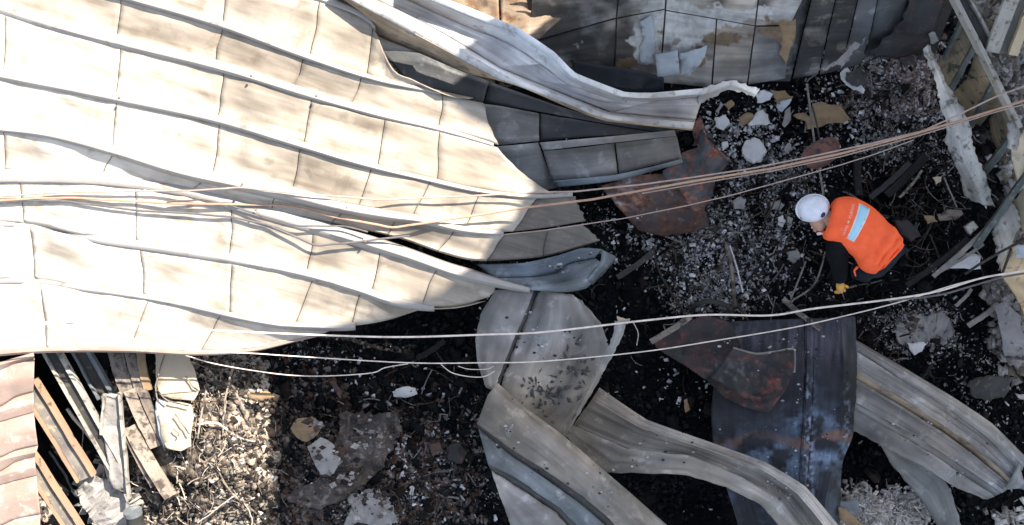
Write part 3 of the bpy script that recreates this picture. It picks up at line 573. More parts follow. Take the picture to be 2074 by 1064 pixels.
def curlst(px, py, c):
    n_ = fbm(px / 14, py / 12, 75, 5)
    r_ = np.clip((n_ - .40) * 5, 0, 1) * (np.exp(-((px - 1578) / 34) ** 2 - ((py - 790) / 34) ** 2) + .45 * np.exp(-((px - 1490) / 60) ** 2 - ((py - 812) / 24) ** 2) + .3); r_ = np.clip(r_, 0, 1)[..., None]
    g_ = np.clip((fbm(px / 9, py / 9, 76, 5) - .55) * 7, 0, 1) * np.exp(-((px - 1480) / 70) ** 2 - ((py - 755) / 24) ** 2); g_ = g_[..., None]
    c = c * (1 - r_ * .8) + r_ * np.array((2.7, 1.6, 1.35)); return c * (1 - g_) + g_ * np.array((4.5, 4.8, 4.6))
bs = thing('rusty_curled_plate', 'dark rusty curled plate lying over the left of the dark blue sheet', 'metal plate', W(1500, 760, .4))
sheet('top_plate', [[(1485, 706, .62), (1530, 717, .56), (1570, 714, .56), (1607, 708, .62)], [(1455, 745, .5), (1510, 765, .48), (1560, 775, .5), (1606, 755, .58)], [(1440, 765, .5), (1500, 795, .5), (1550, 805, .52), (1592, 790, .56)], [(1428, 768, .42), (1468, 806, .42), (1510, 826, .44), (1554, 837, .5)]], M['rustdk'], bs, kv=14, ku=14, tu=.4, tv=.2, amp=.02, seed=35, crease=.035, stain=curlst)
sheet('side_plate', [[(1320, 690, .5), (1372, 664, .52), (1425, 640, .55), (1475, 652, .5), (1500, 700, .52)], [(1330, 705, .44), (1385, 705, .4), (1430, 700, .42), (1465, 715, .46), (1480, 735, .5)], [(1345, 716, .4), (1395, 746, .38), (1430, 770, .4), (1450, 762, .44), (1468, 750, .48)]], M['rustdk'], bs, kv=14, ku=14, tu=.4, amp=.02, seed=36, crease=.045, stain=curlst)
sheet('rim', [[(1485, 703, .64), (1530, 715, .58), (1570, 711, .58), (1609, 706, .64), (1611, 755, .6)], [(1486, 707, .63), (1531, 719, .57), (1569, 716, .57), (1605, 711, .63), (1606, 755, .59)]], M['steel'], bs, kv=1, amp=.002)
tube('burnt_arch', [(1395, 645, .3), (1405, 622, .45), (1425, 612, .55), (1450, 612, .55), (1475, 622, .45), (1482, 640, .3)], .022, M['rustdk'], bs)

rs = thing('ribbed_strip', 'wide ribbed grey metal strip running down to the right corner', 'metal strip', W(1900, 850, .2))
K = [[(1733, 688, .55), (1830, 744, .6), (1930, 804, .62), (2010, 858, .62), (2082, 930, .6)],
     [(1734, 700, .6), (1828, 757, .65), (1925, 817, .67), (2004, 872, .67), (2074, 945, .65)],
     [(1735, 712, .55), (1826, 770, .6), (1920, 830, .62), (1998, 885, .62), (2066, 958, .6)],
     [(1736, 755, .57), (1824, 808, .62), (1912, 862, .64), (1985, 915, .64), (2056, 978, .6)],
     [(1735, 768, .50), (1822, 820, .55), (1906, 873, .57), (1978, 926, .57), (2048, 984, .54)],
     [(1733, 815, .55), (1815, 862, .6), (1893, 908, .62), (1965, 955, .62), (2030, 998, .56)],
     [(1731, 828, .52), (1808, 874, .57), (1886, 918, .59), (1955, 965, .58), (2015, 1005, .5)],
     [(1728, 872, .48), (1798, 910, .52), (1870, 946, .54), (1932, 986, .52), (1998, 1013, .42)]]
sheet('upper_flange', K[:3], M['greylt'], rs, kv=6, tu=.3, ribs=(2, .012), amp=.006, seed=37)
sheet('upper_pan', K[2:4], M['greylt'], rs, kv=24, tu=.1, amp=.016, ribs=(3, .011), crease=.012, seed=38)
sheet('rib', K[3:5], M['brownweb'], rs, kv=2, amp=.004, seed=39)
sheet('lower_pan', K[4:6], M['greylt'], rs, kv=24, tu=.1, amp=.016, ribs=(2, .011), crease=.012, seed=40)
sheet('lower_rib', K[5:7], M['grey'], rs, kv=2, amp=.004, seed=41)
sheet('lower_flange', K[6:], M['greylt'], rs, kv=10, tu=.3, jag=.015, amp=.01, seed=42)
sheet('folded_tip', [[(2036, 986, .66), (2052, 962, .68), (2064, 938, .7)], [(2040, 992, .64), (2066, 990, .58), (2080, 995, .5)]], M['grey'], rs, amp=.005, seed=43)
sb = thing('thin_bent_strip', 'thin tapering grey strip hanging below the ribbed strip', 'metal strip', W(1880, 980, .1))
sheet('strip', [[(1768, 892, .4), (1835, 915, .4), (1900, 955, .38), (1928, 1000, .34), (1952, 1085, .3)], [(1785, 905, .36), (1840, 955, .34), (1880, 990, .32), (1905, 1030, .3), (1930, 1088, .28)], [(1800, 935, .3), (1842, 985, .28), (1862, 1008, .26), (1885, 1040, .25), (1908, 1090, .24)]], M['grey'], sb, amp=.014, seed=44, jag=.02)

# ------------------------------------------------------------------ walls at the back
bw = thing('brown_wall_sheet', 'sunlit brown scorched wall sheet behind the bent channel', 'wall', W(1040, 0, .5))
sheet('left_sheet', [[(860, -45, 1.0), (930, -40, .98), (1008, -38, .96)], [(900, 20, .88), (960, 40, .86), (1012, 62, .84)]], M['brownsheet'], bw, amp=.02, seed=45, crease=.02)
sheet('right_sheet', [[(1012, -38, .97), (1100, -38, .95), (1215, -38, .93)], [(1014, 10, .92), (1080, 25, .9), (1165, 12, .9)], [(1016, 70, .86), (1050, 90, .84), (1092, 80, .84)]], M['brownsheet'], bw, amp=.03, seed=46, crease=.04)
pw = thing('panelled_wall', 'soot stained grey panelled wall with peeling paint at the top', 'wall', W(1350, 60, .2))
def wallst(px, py, c):
    def bl(L_): return sum(w_ * np.exp(-((px - x) / rx) ** 2 - ((py - y) / ry) ** 2) for x, y, rx, ry, w_ in L_)
    n_ = fbm(px / 34, py / 30, 71, 6) - .5; f_ = fbm(px / 9, py / 9, 72, 4)
    dark = np.clip((bl([(1110, 60, 110, 90, 1.2), (1262, 90, 26, 70, 1.), (1215, 120, 60, 40, .8), (1240, -10, 60, 30, .7), (1520, 175, 90, 14, .8), (1590, 90, 16, 60, .9), (1470, 0, 30, 14, .6), (1545, 20, 20, 30, .7), (1410, 172, 60, 12, .7)]) + n_ * 1.5 - .25) * 1.6, 0, 1)[..., None]
    c = c * (1 - dark * .80)
    pale = np.clip((bl([(1308, 90, 26, 62, 1.1), (1372, 45, 60, 40, 1.1), (1400, 118, 34, 34, .9), (1340, 0, 40, 30, .9), (1450, 48, 90, 16, .9), (1560, 28, 70, 12, .9), (1600, 60, 14, 22, .7)]) + n_ * 2.2 - .52) * 9, 0, 1)[..., None]
    c = c * (1 - pale) + pale * (np.array((1.6, 1.69, 1.77)) * (.6 + .6 * f_)[..., None])
    br = np.clip((bl([(1472, 78, 46, 20, 1.1), (1565, 62, 40, 22, 1.1), (1415, 125, 20, 20, .8), (1268, 128, 26, 14, 1.0), (1335, 62, 14, 16, .7), (1600, 90, 12, 30, .9), (1385, 175, 30, 10, .6)]) + n_ * 1.9 - .52) * 9, 0, 1)[..., None]
    return c * (1 - br) + br * (np.array((.62, .46, .31)) * (.5 + .9 * f_)[..., None])
def wz(y): return .35 + (170 - y) / 190 * .75
def cell(name, q, m, seed, amp=.012, cr=0.):
    (x0, y0), (x1, y1), (x2, y2), (x3, y3) = q
    return sheet(name, [[(x0, y0, wz(y0)), (x1, y1, wz(y1))], [((x0 + x3) / 2, (y0 + y3) / 2, wz((y0 + y3) / 2) + .01), ((x1 + x2) / 2, (y1 + y2) / 2, wz((y1 + y2) / 2) + .01)], [(x3, y3, wz(y3)), (x2, y2, wz(y2))]], m, pw, ku=70, kv=24, amp=amp, seed=seed, crease=cr, stain=wallst)
cell('panel', [(1080, -30), (1253, -30), (1247, 36), (1070, 86)], M['wallgrey'], 47)
cell('panel', [(1256, -30), (1350, -30), (1346, 18), (1250, 36)], M['wallgrey'], 48)
cell('panel', [(1353, -30), (1538, -30), (1528, 52), (1349, 20)], M['wallgrey'], 49)
cell('panel', [(1541, -30), (1640, -30), (1600, 50), (1531, 52)], M['wallgrey'], 50)
cell('panel', [(1070, 89), (1247, 39), (1243, 140), (1130, 140)], M['wallgrey'], 51)
cell('panel', [(1250, 39), (1346, 21), (1335, 165), (1246, 142)], M['wallgrey'], 52)
cell('panel', [(1349, 23), (1450, 40), (1440, 178), (1338, 167)], M['wallgrey'], 53)
cell('panel', [(1453, 40), (1528, 54), (1512, 172), (1443, 180)], M['wallgrey'], 54)
cell('panel', [(1531, 55), (1602, 53), (1590, 160), (1515, 172)], M['wallgrey'], 55)
sheet('backing', [[(1060, -34, wz(-34) - .05), (1650, -34, wz(-34) - .05)], [(1100, 170, wz(170) - .04), (1600, 165, wz(165) - .04)]], M['walldk'], pw, ku=20, kv=8, amp=.005)
dp = thing('dark_gap_sheet', 'dark blue sheet added to fill the gap below the panelled wall', 'gap sheet', W(1260, 155, .4))  # dark blue sheet added in place of the open gap
sheet('cloth', [[(1155, 122, .62), (1240, 136, .6), (1300, 146, .58), (1345, 158, .55)], [(1170, 160, .5), (1240, 180, .48), (1290, 188, .46), (1345, 182, .44)]], M['darkblue'], dp, amp=.03, seed=56, crease=.03)
def piece(name, label, cat, poly, z, th, m, **k):
    o = slab(name, poly, z, th, M[m], None, **k); return tag(o, label, cat, k.get('group'))
for nm, poly, m, z in (('peeling_paint', [(1296, 45), (1318, 32), (1326, 60), (1322, 130), (1300, 128), (1296, 100), (1304, 80)], 'peel', .03),
                       ('peeling_paint', [(1376, 108), (1432, 92), (1428, 112), (1395, 150), (1378, 152)], 'peel', .07)):
    cy = sum(p[1] for p in poly) / len(poly)
    slab(nm, poly, wz(cy) + z, .004, M[m], pw, lev=3, am=.10, seed=len(nm) + int(cy), tilt=(0, -.39), amp=.008, curl=.006)
slab('loose_white_panel', [(1328, 112), (1372, 103), (1376, 150), (1332, 156)], wz(130) + .16, .02, M['peel'], pw, lev=1, am=.03, tilt=(.03, -.3))
sw = thing('sooty_wall', 'blackened ribbed wall sheet leaning at the upper right', 'wall', W(1720, 60, .2))
for i, (xa, xb, ya, yb) in enumerate(((1652, 1606, 0, 160), (1700, 1660, 0, 152), (1745, 1705, 0, 140), (1785, 1748, 0, 122))):
    xa2, xb2 = [(1698, 1657), (1743, 1702), (1783, 1745), (1850, 1800)][i]
    z0 = 1.15; z1 = .42
    sheet('board', [[(xa, -30, z0 + .1), (xa2, -30, z0 + .1)], [((xa + xb) / 2, 60, .8), ((xa2 + xb2) / 2, 60, .8)], [(xb, yb, z1), (xb2, yb - 10, z1 + .03)]], M[('soot', 'soot', 'walldk', 'walldk')[i]], sw, ku=6, kv=10, amp=.008, seed=60 + i, jag=0)
sheet('torn_sheet', [[(1850, -30, 1.25), (1880, -30, 1.25), (1925, -30, 1.25)], [(1828, 42, 1.0), (1860, 45, 1.0), (1900, 40, 1.0)], [(1800, 75, .8), (1845, 85, .8), (1878, 85, .8)], [(1752, 115, .62), (1800, 120, .62), (1868, 112, .62)]], M['rustdk'], sw, ku=6, kv=6, amp=.02, seed=66, jag=.05)
slab('peeled_edge', [(1662, 140), (1700, 118), (1724, 92), (1756, 74), (1740, 96), (1722, 122), (1690, 134)], .78, .006, M['plasterdk'], sw, lev=3, am=.3, seed=5)
slab('torn_corner', [(1575, 45), (1612, 38), (1606, 90), (1592, 130), (1578, 110), (1585, 80)], .95, .006, M['card'], sw, lev=2, seed=6)

# ------------------------------------------------------------------ rusty plates in the centre
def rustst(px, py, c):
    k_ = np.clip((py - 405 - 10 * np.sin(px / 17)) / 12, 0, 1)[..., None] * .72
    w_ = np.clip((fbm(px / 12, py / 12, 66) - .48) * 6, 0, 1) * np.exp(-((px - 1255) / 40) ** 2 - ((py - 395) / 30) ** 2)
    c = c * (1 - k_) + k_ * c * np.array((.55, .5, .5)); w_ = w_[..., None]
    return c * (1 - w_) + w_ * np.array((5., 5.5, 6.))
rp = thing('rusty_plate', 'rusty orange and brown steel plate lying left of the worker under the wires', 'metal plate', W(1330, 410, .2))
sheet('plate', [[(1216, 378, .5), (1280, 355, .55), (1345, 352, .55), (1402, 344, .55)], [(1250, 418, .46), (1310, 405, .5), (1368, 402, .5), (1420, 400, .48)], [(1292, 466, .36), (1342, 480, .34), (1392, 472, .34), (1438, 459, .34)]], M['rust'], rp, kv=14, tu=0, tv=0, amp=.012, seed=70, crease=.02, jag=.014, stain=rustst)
rb = thing('bent_blue_rust_plate', 'crumpled blue and rust steel plate beside the end of the metal tray', 'metal plate', W(1410, 360, .2))
sheet('plate', [[(1338, 352, .58), (1384, 308, .62), (1412, 300, .70), (1420, 262, .58)], [(1376, 385, .58), (1402, 350, .70), (1428, 330, .52), (1446, 298, .55)], [(1408, 432, .52), (1440, 412, .44), (1448, 366, .46), (1476, 330, .44)]], M['rustblue'], rb, kv=12, tu=0, tv=0, amp=.02, seed=71, crease=.05, jag=.016)
rc = thing('rusty_strap', 'rust red twisted strap curving beneath the channel end', 'metal strap', W(1440, 290, .2))
sheet('strap', [[(1402, 262, .55), (1418, 235, .6), (1428, 262, .55), (1445, 290, .5), (1476, 325, .4)], [(1410, 300, .5), (1425, 268, .55), (1440, 285, .5), (1452, 305, .48), (1462, 335, .4)]], M['rustred'], rc, kv=4, tu=.9, amp=.02, seed=72, jag=.03)
rd = thing('rusty_pan', 'oval rust brown pan on its side just above the worker helmet', 'pan', W(1660, 312, .2))
V = []; F = []; ns = 28; cpt = W(1660, 312, .42)
for ring, (s_, h) in enumerate(((1., .05), (.94, .055), (.88, .02), (.45, .0), (.02, .0))):
    for k in range(ns):
        a = k * 2 * math.pi / ns; x = .185 * s_ * math.cos(a) * (1 + .06 * math.sin(3 * a)); y = .125 * s_ * math.sin(a) * (1 + .07 * math.cos(2 * a))
        ca, sa = math.cos(R(28)), math.sin(R(28)); V.append((cpt.x + x * ca - y * sa, cpt.y + x * sa + y * ca, cpt.z + h + .25 * y))
F = [(r * ns + k, r * ns + (k + 1) % ns, (r + 1) * ns + (k + 1) % ns, (r + 1) * ns + k) for r in range(4) for k in range(ns)]
mk('dish', V, F, M['rustred'], rd, thick=.008)
tube('handle', [(1662, 300, .42), (1655, 255, .45), (1645, 215, .4)], .008, M['steeldk'], rd, k=4)

# ------------------------------------------------------------------ right-hand frame of the burnt building
def onebeam(name, label, cat, a, b, wd, ht, m, prof='box', **k):
    mid = [(a[i] + b[i]) / 2 for i in range(3)]
    t = thing(name, label, cat, W(*mid))
    return t, beam(k.pop('part', 'web'), a, b, wd, ht, M[m], t, prof, **k)
t, _ = onebeam('diagonal_beam', 'long pale steel beam running diagonally down the upper right corner', 'beam', (1918, -30, 1.3), (2062, 258, 1.1), .035, .10, 'cream', 'box')
beam('flange', (1930, -30, 1.25), (2003, 98, 1.18), .06, .05, M['steeldk'], t, 'box', seed=2)
beam('flange', (1946, -30, 1.28), (2008, 84, 1.2), .02, .07, M['cream'], t, 'box', seed=3)
tag(sheet('torn_cladding', [[(2048, 240, 1.15), (2040, 262, 1.13), (2044, 300, 1.1)], [(2062, 262, 1.1), (2066, 285, 1.08), (2058, 310, 1.05)]], M['cream'], t, amp=.01, jag=.03))
t, _ = onebeam('wide_cream_beam', 'wide cream channel beam with yellowish flange leaning in at the top right', 'beam', (2062, -36, 1.5), (2008, 104, 1.2), .11, .05, 'cream')
beam('middle_web', (2083, -36, 1.46), (2030, 108, 1.16), .10, .02, M['grey'], t)
beam('yellow_flange', (2106, -36, 1.5), (2050, 110, 1.2), .075, .06, M['creamyel'], t)
onebeam('black_post', 'black burnt steel post left of the yellow panels at the top right', 'post', (1925, -20, 1.2), (1874, 118, .5), .12, .05, 'steeldk')
onebeam('green_post', 'thin greenish steel post crossing the upper yellow panel edge', 'post', (1958, 20, 1.15), (1912, 120, .7), .03, .04, 'steelgreen')
onebeam('green_post', 'greenish steel post between the two yellow panels', 'post', (1974, 92, 1.0), (1918, 196, .6), .045, .04, 'steelgreen')
onebeam('green_post', 'greenish steel post below the lower yellow panel near the wires', 'post', (2010, 170, .95), (1966, 256, .5), .04, .04, 'steelgreen')
onebeam('green_post', 'long greenish steel post ending at the pale concrete in the right edge', 'post', (2064, 262, .95), (1990, 352, .5), .06, .05, 'steelgreen')
onebeam('rail', 'long dark steel rail slanting from the right edge to the cream corner', 'rail', (2090, 338, .85), (1975, 500, .45), .05, .05, 'steelgreen')
def lowsheet(name, label, cat, rows, m, part='sheet', **k):
    r = rows[0][0]; t = thing(name, label, cat, W(*r)); sheet(part, rows, M[m], t, **k); return t
lowsheet('scorched_cladding', 'scorched yellow brown panel, uppermost beside the black post', 'cladding', [[(1946, 22, .95), (1966, 60, .92), (1976, 92, .9)], [(1925, 95, .75), (1940, 120, .72), (1950, 140, .7)], [(1896, 135, .55), (1902, 170, .5), (1918, 186, .48)]], 'yellow', amp=.02, seed=80)
lowsheet('scorched_cladding', 'scorched yellow brown panel below the diagonal beam, dark at its foot', 'cladding', [[(1976, 104, .9), (2005, 152, .88), (2036, 205, .86)], [(1958, 160, .7), (1980, 195, .68), (2010, 225, .66)], [(1922, 196, .45), (1945, 225, .42), (1985, 256, .4)]], 'yellow', amp=.02, seed=81)
lowsheet('scorched_cladding', 'narrow yellow brown panel behind the wires at the right edge', 'cladding', [[(2030, 215, .85), (2042, 240, .84), (2052, 290, .8)], [(2004, 240, .6), (2010, 280, .55), (2030, 325, .5)]], 'yellow', amp=.02, seed=82)
lowsheet('cladding_piece', 'mottled cream cladding piece cut by the right picture edge', 'cladding', [[(2048, 285, .9), (2068, 265, .9), (2095, 262, .9)], [(2048, 322, .8), (2065, 335, .8), (2095, 345, .8)], [(2055, 350, .7), (2062, 372, .7), (2072, 384, .7)]], 'creamyel', amp=.02, seed=83)
lowsheet('concrete_wall', 'pale concrete face between the steel rail and the right edge', 'wall', [[(2090, 355, .7), (2092, 400, .7), (2092, 460, .7)], [(2050, 415, .55), (2060, 440, .6), (2066, 470, .6)]], 'creamyel', amp=.02, seed=84)
lowsheet('torn_cladding', 'torn cream cladding piece folded below the steel rail', 'cladding', [[(2048, 402, .7), (2062, 430, .7), (2068, 460, .68)], [(2022, 440, .6), (2035, 465, .62), (2050, 490, .6)], [(2008, 466, .5), (2018, 500, .5), (2022, 545, .5)]], 'cream', amp=.03, seed=85, jag=.03)
lowsheet('cladding_strip', 'long buff cladding strip running down the right edge below the cream corner', 'cladding', [[(2020, 500, .5), (2046, 490, .55), (2080, 500, .55)], [(2030, 560, .5), (2050, 570, .5), (2085, 580, .5)], [(2062, 610, .4), (2075, 640, .4), (2095, 650, .4)]], 'creamyel', amp=.02, seed=86)
lowsheet('white_sheet', 'small white panel cut by the right edge beside the buff cladding', 'cladding', [[(2058, 498, .72), (2085, 495, .72)], [(2058, 522, .72), (2085, 524, .72)]], 'peel', amp=.004, seed=87)
cs = lowsheet('crumpled_strip', 'crumpled pale grey metal strip hanging down beside the burnt frame', 'metal strip',
         [[(1866, 98, .95), (1890, 160, .92), (1903, 205, .9), (1912, 250, .85), (1916, 290, .8), (1940, 350, .7), (1955, 400, .5)],
          [(1874, 90, .97), (1903, 160, .97), (1922, 210, .97), (1935, 260, .92), (1942, 310, .85), (1968, 360, .78), (1985, 412, .55)],
          [(1882, 96, .95), (1910, 160, .94), (1936, 200, .94), (1960, 250, .9), (1972, 300, .84), (1992, 350, .75), (2012, 418, .5)]], 'cream', amp=.03, crease=.03, seed=88, jag=.03, ku=12, kv=6, tv=.5)
lowsheet('torn_flap', 'small pale torn flap at the top of the black post', 'metal scrap', [[(1880, 72, .9), (1890, 60, .9)], [(1888, 92, .85), (1902, 84, .86)]], 'cream', amp=.01, seed=89, jag=.02)
lowsheet('concrete_ledge', 'grey concrete ledge with crumbled edge at the lower right side', 'ledge', [[(2018, 620, .35), (2040, 612, .38), (2062, 640, .4)], [(2028, 690, .35), (2050, 690, .38), (2078, 690, .4)], [(2036, 722, .3), (2055, 722, .32), (2085, 720, .34)]], 'concrete', amp=.02, seed=90, jag=.03)
lowsheet('sooty_plate', 'dark sooty concrete plate near the lower right edge of the yard', 'plate', [[(1958, 775, .25), (2000, 762, .28), (2050, 765, .28)], [(1970, 805, .22), (2010, 812, .22), (2040, 800, .22)]], 'steeldk', amp=.015, seed=91, jag=.04)
# burnt timbers and bars, each one lying by itself
bars = [
 ('burnt_timber', 'dark burnt timber lying just right of the worker hips', (1836, 578, .25), (1962, 482, .4), .05, 'char'),
 ('burnt_timber', 'long burnt timber reaching the crumpled pale strip from the slab', (1890, 560, .3), (2022, 440, .55), .04, 'steel'),
 ('burnt_timber', 'grey burnt timber above the white slab, carrying a small cream block', (1900, 552, .32), (1992, 494, .4), .03, 'steel'),
 ('burnt_timber', 'thick charred timber running up right from the worker back', (1795, 395, .15), (1875, 315, .2), .07, 'char'),
 ('burnt_timber', 'reddish charred timber above the worker back', (1762, 400, .12), (1842, 330, .2), .05, 'rustdk'),
 ('burnt_timber', 'forked pale branch pointing at the worker back from the right', (1822, 400, .2), (1868, 345, .3), .022, 'wood'),
 ('burnt_timber', 'short vertical charred plank above the worker vest', (1736, 320, .1), (1740, 396, .15), .06, 'char'),
 ('burnt_timber', 'dark bar lying left of the right edge ledge', (1960, 660, .18), (2022, 615, .25), .045, 'steel'),
 ('burnt_timber', 'thin bar lying above the grey ash patch', (1935, 620, .15), (1968, 585, .2), .03, 'steel'),
 ('burnt_timber', 'dark flat bar lying between bluish curled sheet and ash', (1250, 562, .1), (1322, 512, .15), .05, 'steeldk'),
 ('burnt_timber', 'bar leaning under the right end of the lower thick wire', (1586, 605, .3), (1662, 668, .36), .045, 'wood'),
 ('burnt_timber', 'brown plank at the left end of the rusty curled plate', (1318, 692, .5), (1400, 640, .56), .05, 'wood'),
 ('burnt_timber', 'slim bar lying across black ash above the ribbed strip', (1842, 795, .1), (1888, 738, .12), .025, 'char'),
 ('burnt_timber', 'dark bar lying in ash left of the twisted sheet', (845, 726, .1), (900, 690, .15), .05, 'char'),
]
for nm, lb, a, b, wd, m in bars:
    t = thing(nm, lb, 'timber', W(*a), 'burnt timbers and bars in the ash'); beam('bar', a, b, wd, wd * .7, M[m], t, 'box', n=10, bend=.01)
rods = [
 ('thin rust brown rod pointing down left of the ash field', [(1322, 500, .2), (1340, 560, .18), (1388, 635, .2)], .009, 'rustdk'),
 ('pale split stick standing in the middle of the ash field', [(1470, 490, .3), (1482, 545, .32), (1488, 620, .25)], .016, 'wood'),
 ('short white stick lying beside the pale split stick', [(1478, 498, .3), (1492, 540, .3), (1504, 592, .26)], .008, 'plaster'),
 ('dark curved rod reaching from the ash field to the worker', [(1512, 572, .2), (1560, 520, .25), (1612, 505, .3)], .010, 'char'),
 ('thin brown rod curving below the worker arm', [(1600, 612, .3), (1650, 575, .35), (1672, 510, .4)], .008, 'wood'),
 ('straight thin rod left of the curved brown one', [(1602, 606, .25), (1632, 530, .3)], .008, 'steel'),
 ('long bent grey rod leaning from the brown cardboard downward', [(1634, 170, .35), (1642, 230, .38), (1650, 290, .35), (1668, 395, .3)], .010, 'steel'),
 ('rust rod right of the split stick', [(1490, 610, .2), (1515, 650, .2)], .009, 'rustdk'),
 ('thin pale wire bent over the black ash beside the flange', [(1280, 650, .3), (1292, 672, .3), (1290, 700, .25)], .004, 'cablew'),
 ('slim rod crossing in front of the buff cladding', [(1955, 555, .4), (2010, 520, .6), (2085, 480, .7)], .012, 'steeldk'),
 ('short upright rod beside the white panel at right', [(2030, 555, .5), (2048, 505, .7)], .014, 'steeldk'),
 ('thin rod standing above the burnt plank', [(1912, 360, .3), (1938, 420, .3)], .008, 'steel'),
 ('thin rod lying below the cream block', [(1962, 485, .35), (1990, 525, .3)], .007, 'steel'),
]
for lb, pts, r, m in rods:
    tag(tube('burnt_rod', pts, r, M[m], None, k=5, seg=6, wob=.004), lb, 'rod', 'burnt rods and sticks'); 
def recentre(o):
    """put a mesh object's origin at its own centre"""
    me = o.data; co = np.empty(len(me.vertices) * 3, np.float32); me.vertices.foreach_get('co', co); co = co.reshape(-1, 3)
    c = (co.min(0) + co.max(0)) / 2; c[2] = co[:, 2].min(); me.vertices.foreach_set('co', (co - c).ravel()); o.location = Vector(c) + o.location; me.update()
# ------------------------------------------------------------------ named pieces lying in the rubble
def g0(px, py): return float(gz(px, py))
def PC(name, label, cat, poly, m, th=.03, h=.06, tilt=(0, 0), lev=2, am=.12, seed=0, amp=.008, curl=0., cuts=2):
    cx = sum(p[0] for p in poly) / len(poly); cy = sum(p[1] for p in poly) / len(poly)
    o = slab(name, poly, g0(cx, cy) + h, th, M[m], None, lev=lev, am=am, seed=seed or int(cx), tilt=tilt, amp=amp, curl=curl, cuts=cuts)
    return tag(o, label, cat)
PC('plaster_slab', 'large white pitted plaster slab above the rusty strap', 'plaster', [(1503, 300), (1512, 284), (1528, 278), (1545, 290), (1552, 304), (1540, 322), (1524, 328), (1508, 316)], 'plaster', .06, .16, tilt=(.1, .2))
PC('plaster_piece', 'white angular plaster piece left of the scorched brown sheet', 'plaster', [(1518, 252), (1530, 232), (1545, 222), (1556, 232), (1560, 250), (1536, 252)], 'plaster', .03, .2, tilt=(-.3, .2))
PC('plaster_piece', 'white flat piece right below the white cover sheet', 'plaster', [(1530, 192), (1548, 182), (1566, 192), (1560, 202), (1534, 208)], 'plaster', .015, .32)
PC('plaster_piece', 'bright white fragment below the brown scrap near the channel end', 'plaster', [(1572, 212), (1602, 200), (1598, 212), (1582, 228), (1576, 224)], 'peel', .015, .34, tilt=(.3, -.2))
PC('brown_scrap', 'small brown scorched scrap beside bright white fragments', 'scrap', [(1562, 182), (1590, 184), (1606, 196), (1598, 210), (1574, 210), (1568, 196)], 'card', .01, .3, curl=.05)
PC('plaster_piece', 'pale plaster piece inside the dark hollow, left one', 'plaster', [(1448, 238), (1470, 232), (1478, 250), (1466, 264), (1450, 256)], 'plaster', .025, .18)
PC('plaster_piece', 'long thin pale piece at the left rim of the dark hollow', 'plaster', [(1450, 226), (1460, 206), (1466, 212), (1456, 232)], 'plasterdk', .02, .2)
PC('tan_block', 'tan lump of board in the upper part of the dark hollow', 'board', [(1468, 212), (1482, 202), (1488, 212), (1476, 224)], 'card', .02, .2)
PC('tan_block', 'brown shield shaped board piece right in the dark hollow', 'board', [(1496, 240), (1512, 228), (1526, 232), (1520, 248), (1504, 256)], 'card', .02, .22)
PC('plaster_piece', 'pale cracked shard pair beside the scorched brown sheet', 'plaster', [(1584, 252), (1590, 226), (1602, 216), (1602, 240), (1590, 258)], 'plasterdk', .015, .2)
PC('plaster_piece', 'hanging white sliver below the dark hollow', 'plaster', [(1462, 290), (1474, 286), (1476, 296), (1464, 306)], 'plaster', .02, .12)
PC('plaster_piece', 'rounded grey plaster lump right of the large pitted slab', 'plaster', [(1590, 296), (1600, 288), (1604, 300), (1598, 312), (1588, 306)], 'plasterdk', .04, .12)
PC('scorched_card', 'large scorched brown cardboard sheet torn in the middle of the rubble', 'cardboard', [(1606, 234), (1626, 228), (1642, 236), (1646, 210), (1664, 206), (1702, 214), (1704, 232), (1724, 242), (1704, 250), (1680, 250), (1650, 258), (1636, 262), (1632, 246)], 'card', .008, .24, amp=.025)
PC('black_board', 'flat black board lying in white ash near the sooty wall', 'board', [(1714, 146), (1738, 138), (1758, 150), (1756, 170), (1736, 176), (1714, 164)], 'steeldk', .015, .18)
PC('black_board', 'small round black disc in the white ash at the wall foot', 'disc', [(1826, 116), (1840, 108), (1852, 116), (1852, 128), (1836, 134), (1826, 126)], 'steeldk', .015, .18, lev=1, am=.05)
PC('torn_scrap', 'thin pale torn scrap curling around the flat black board', 'scrap', [(1703, 146), (1716, 136), (1712, 160), (1730, 176), (1752, 182), (1748, 190), (1716, 174), (1704, 160)], 'plaster', .01, .14)
PC('white_slab', 'flat pale grey slab right of the worker under the rail', 'slab', [(1920, 543), (1932, 520), (1942, 514), (1975, 514), (1986, 518), (1986, 545), (1972, 547)], 'plaster', .04, .28, lev=1, am=.05)
PC('ash_crust', 'large grey ash crust with dark holes below the thick wire', 'ash crust', [(1806, 668), (1820, 652), (1838, 646), (1850, 634), (1870, 640), (1896, 634), (1922, 644), (1928, 662), (1930, 680), (1918, 696), (1894, 692), (1868, 696), (1842, 700), (1818, 690)], 'concrete', .02, .05, lev=3, am=.34, amp=.05)
PC('pale_shard', 'pale triangular shard at the lower edge of the ash crust', 'plaster', [(1836, 694), (1880, 694), (1868, 712), (1852, 720), (1842, 706)], 'plaster', .015, .15)
PC('cream_block', 'small cream block sitting on a grey timber above the slab', 'block', [(1956, 458), (1972, 448), (1982, 460), (1966, 474)], 'cream', .07, .45, lev=1, am=.03, amp=.002)
PC('burnt_plank', 'grey brown burnt plank splinter right of the worker', 'plank', [(1898, 434), (1922, 424), (1948, 426), (1952, 434), (1934, 446), (1904, 448)], 'wood', .02, .3, tilt=(.05, 0))
PC('burnt_plank', 'tan splintered plank end beside the grey brown one', 'plank', [(1872, 436), (1892, 438), (1900, 450), (1880, 454)], 'card', .02, .26)
PC('cream_chip', 'cream square chip above the splintered planks', 'chip', [(1890, 360), (1908, 358), (1906, 368), (1896, 374)], 'board', .02, .3, lev=1)
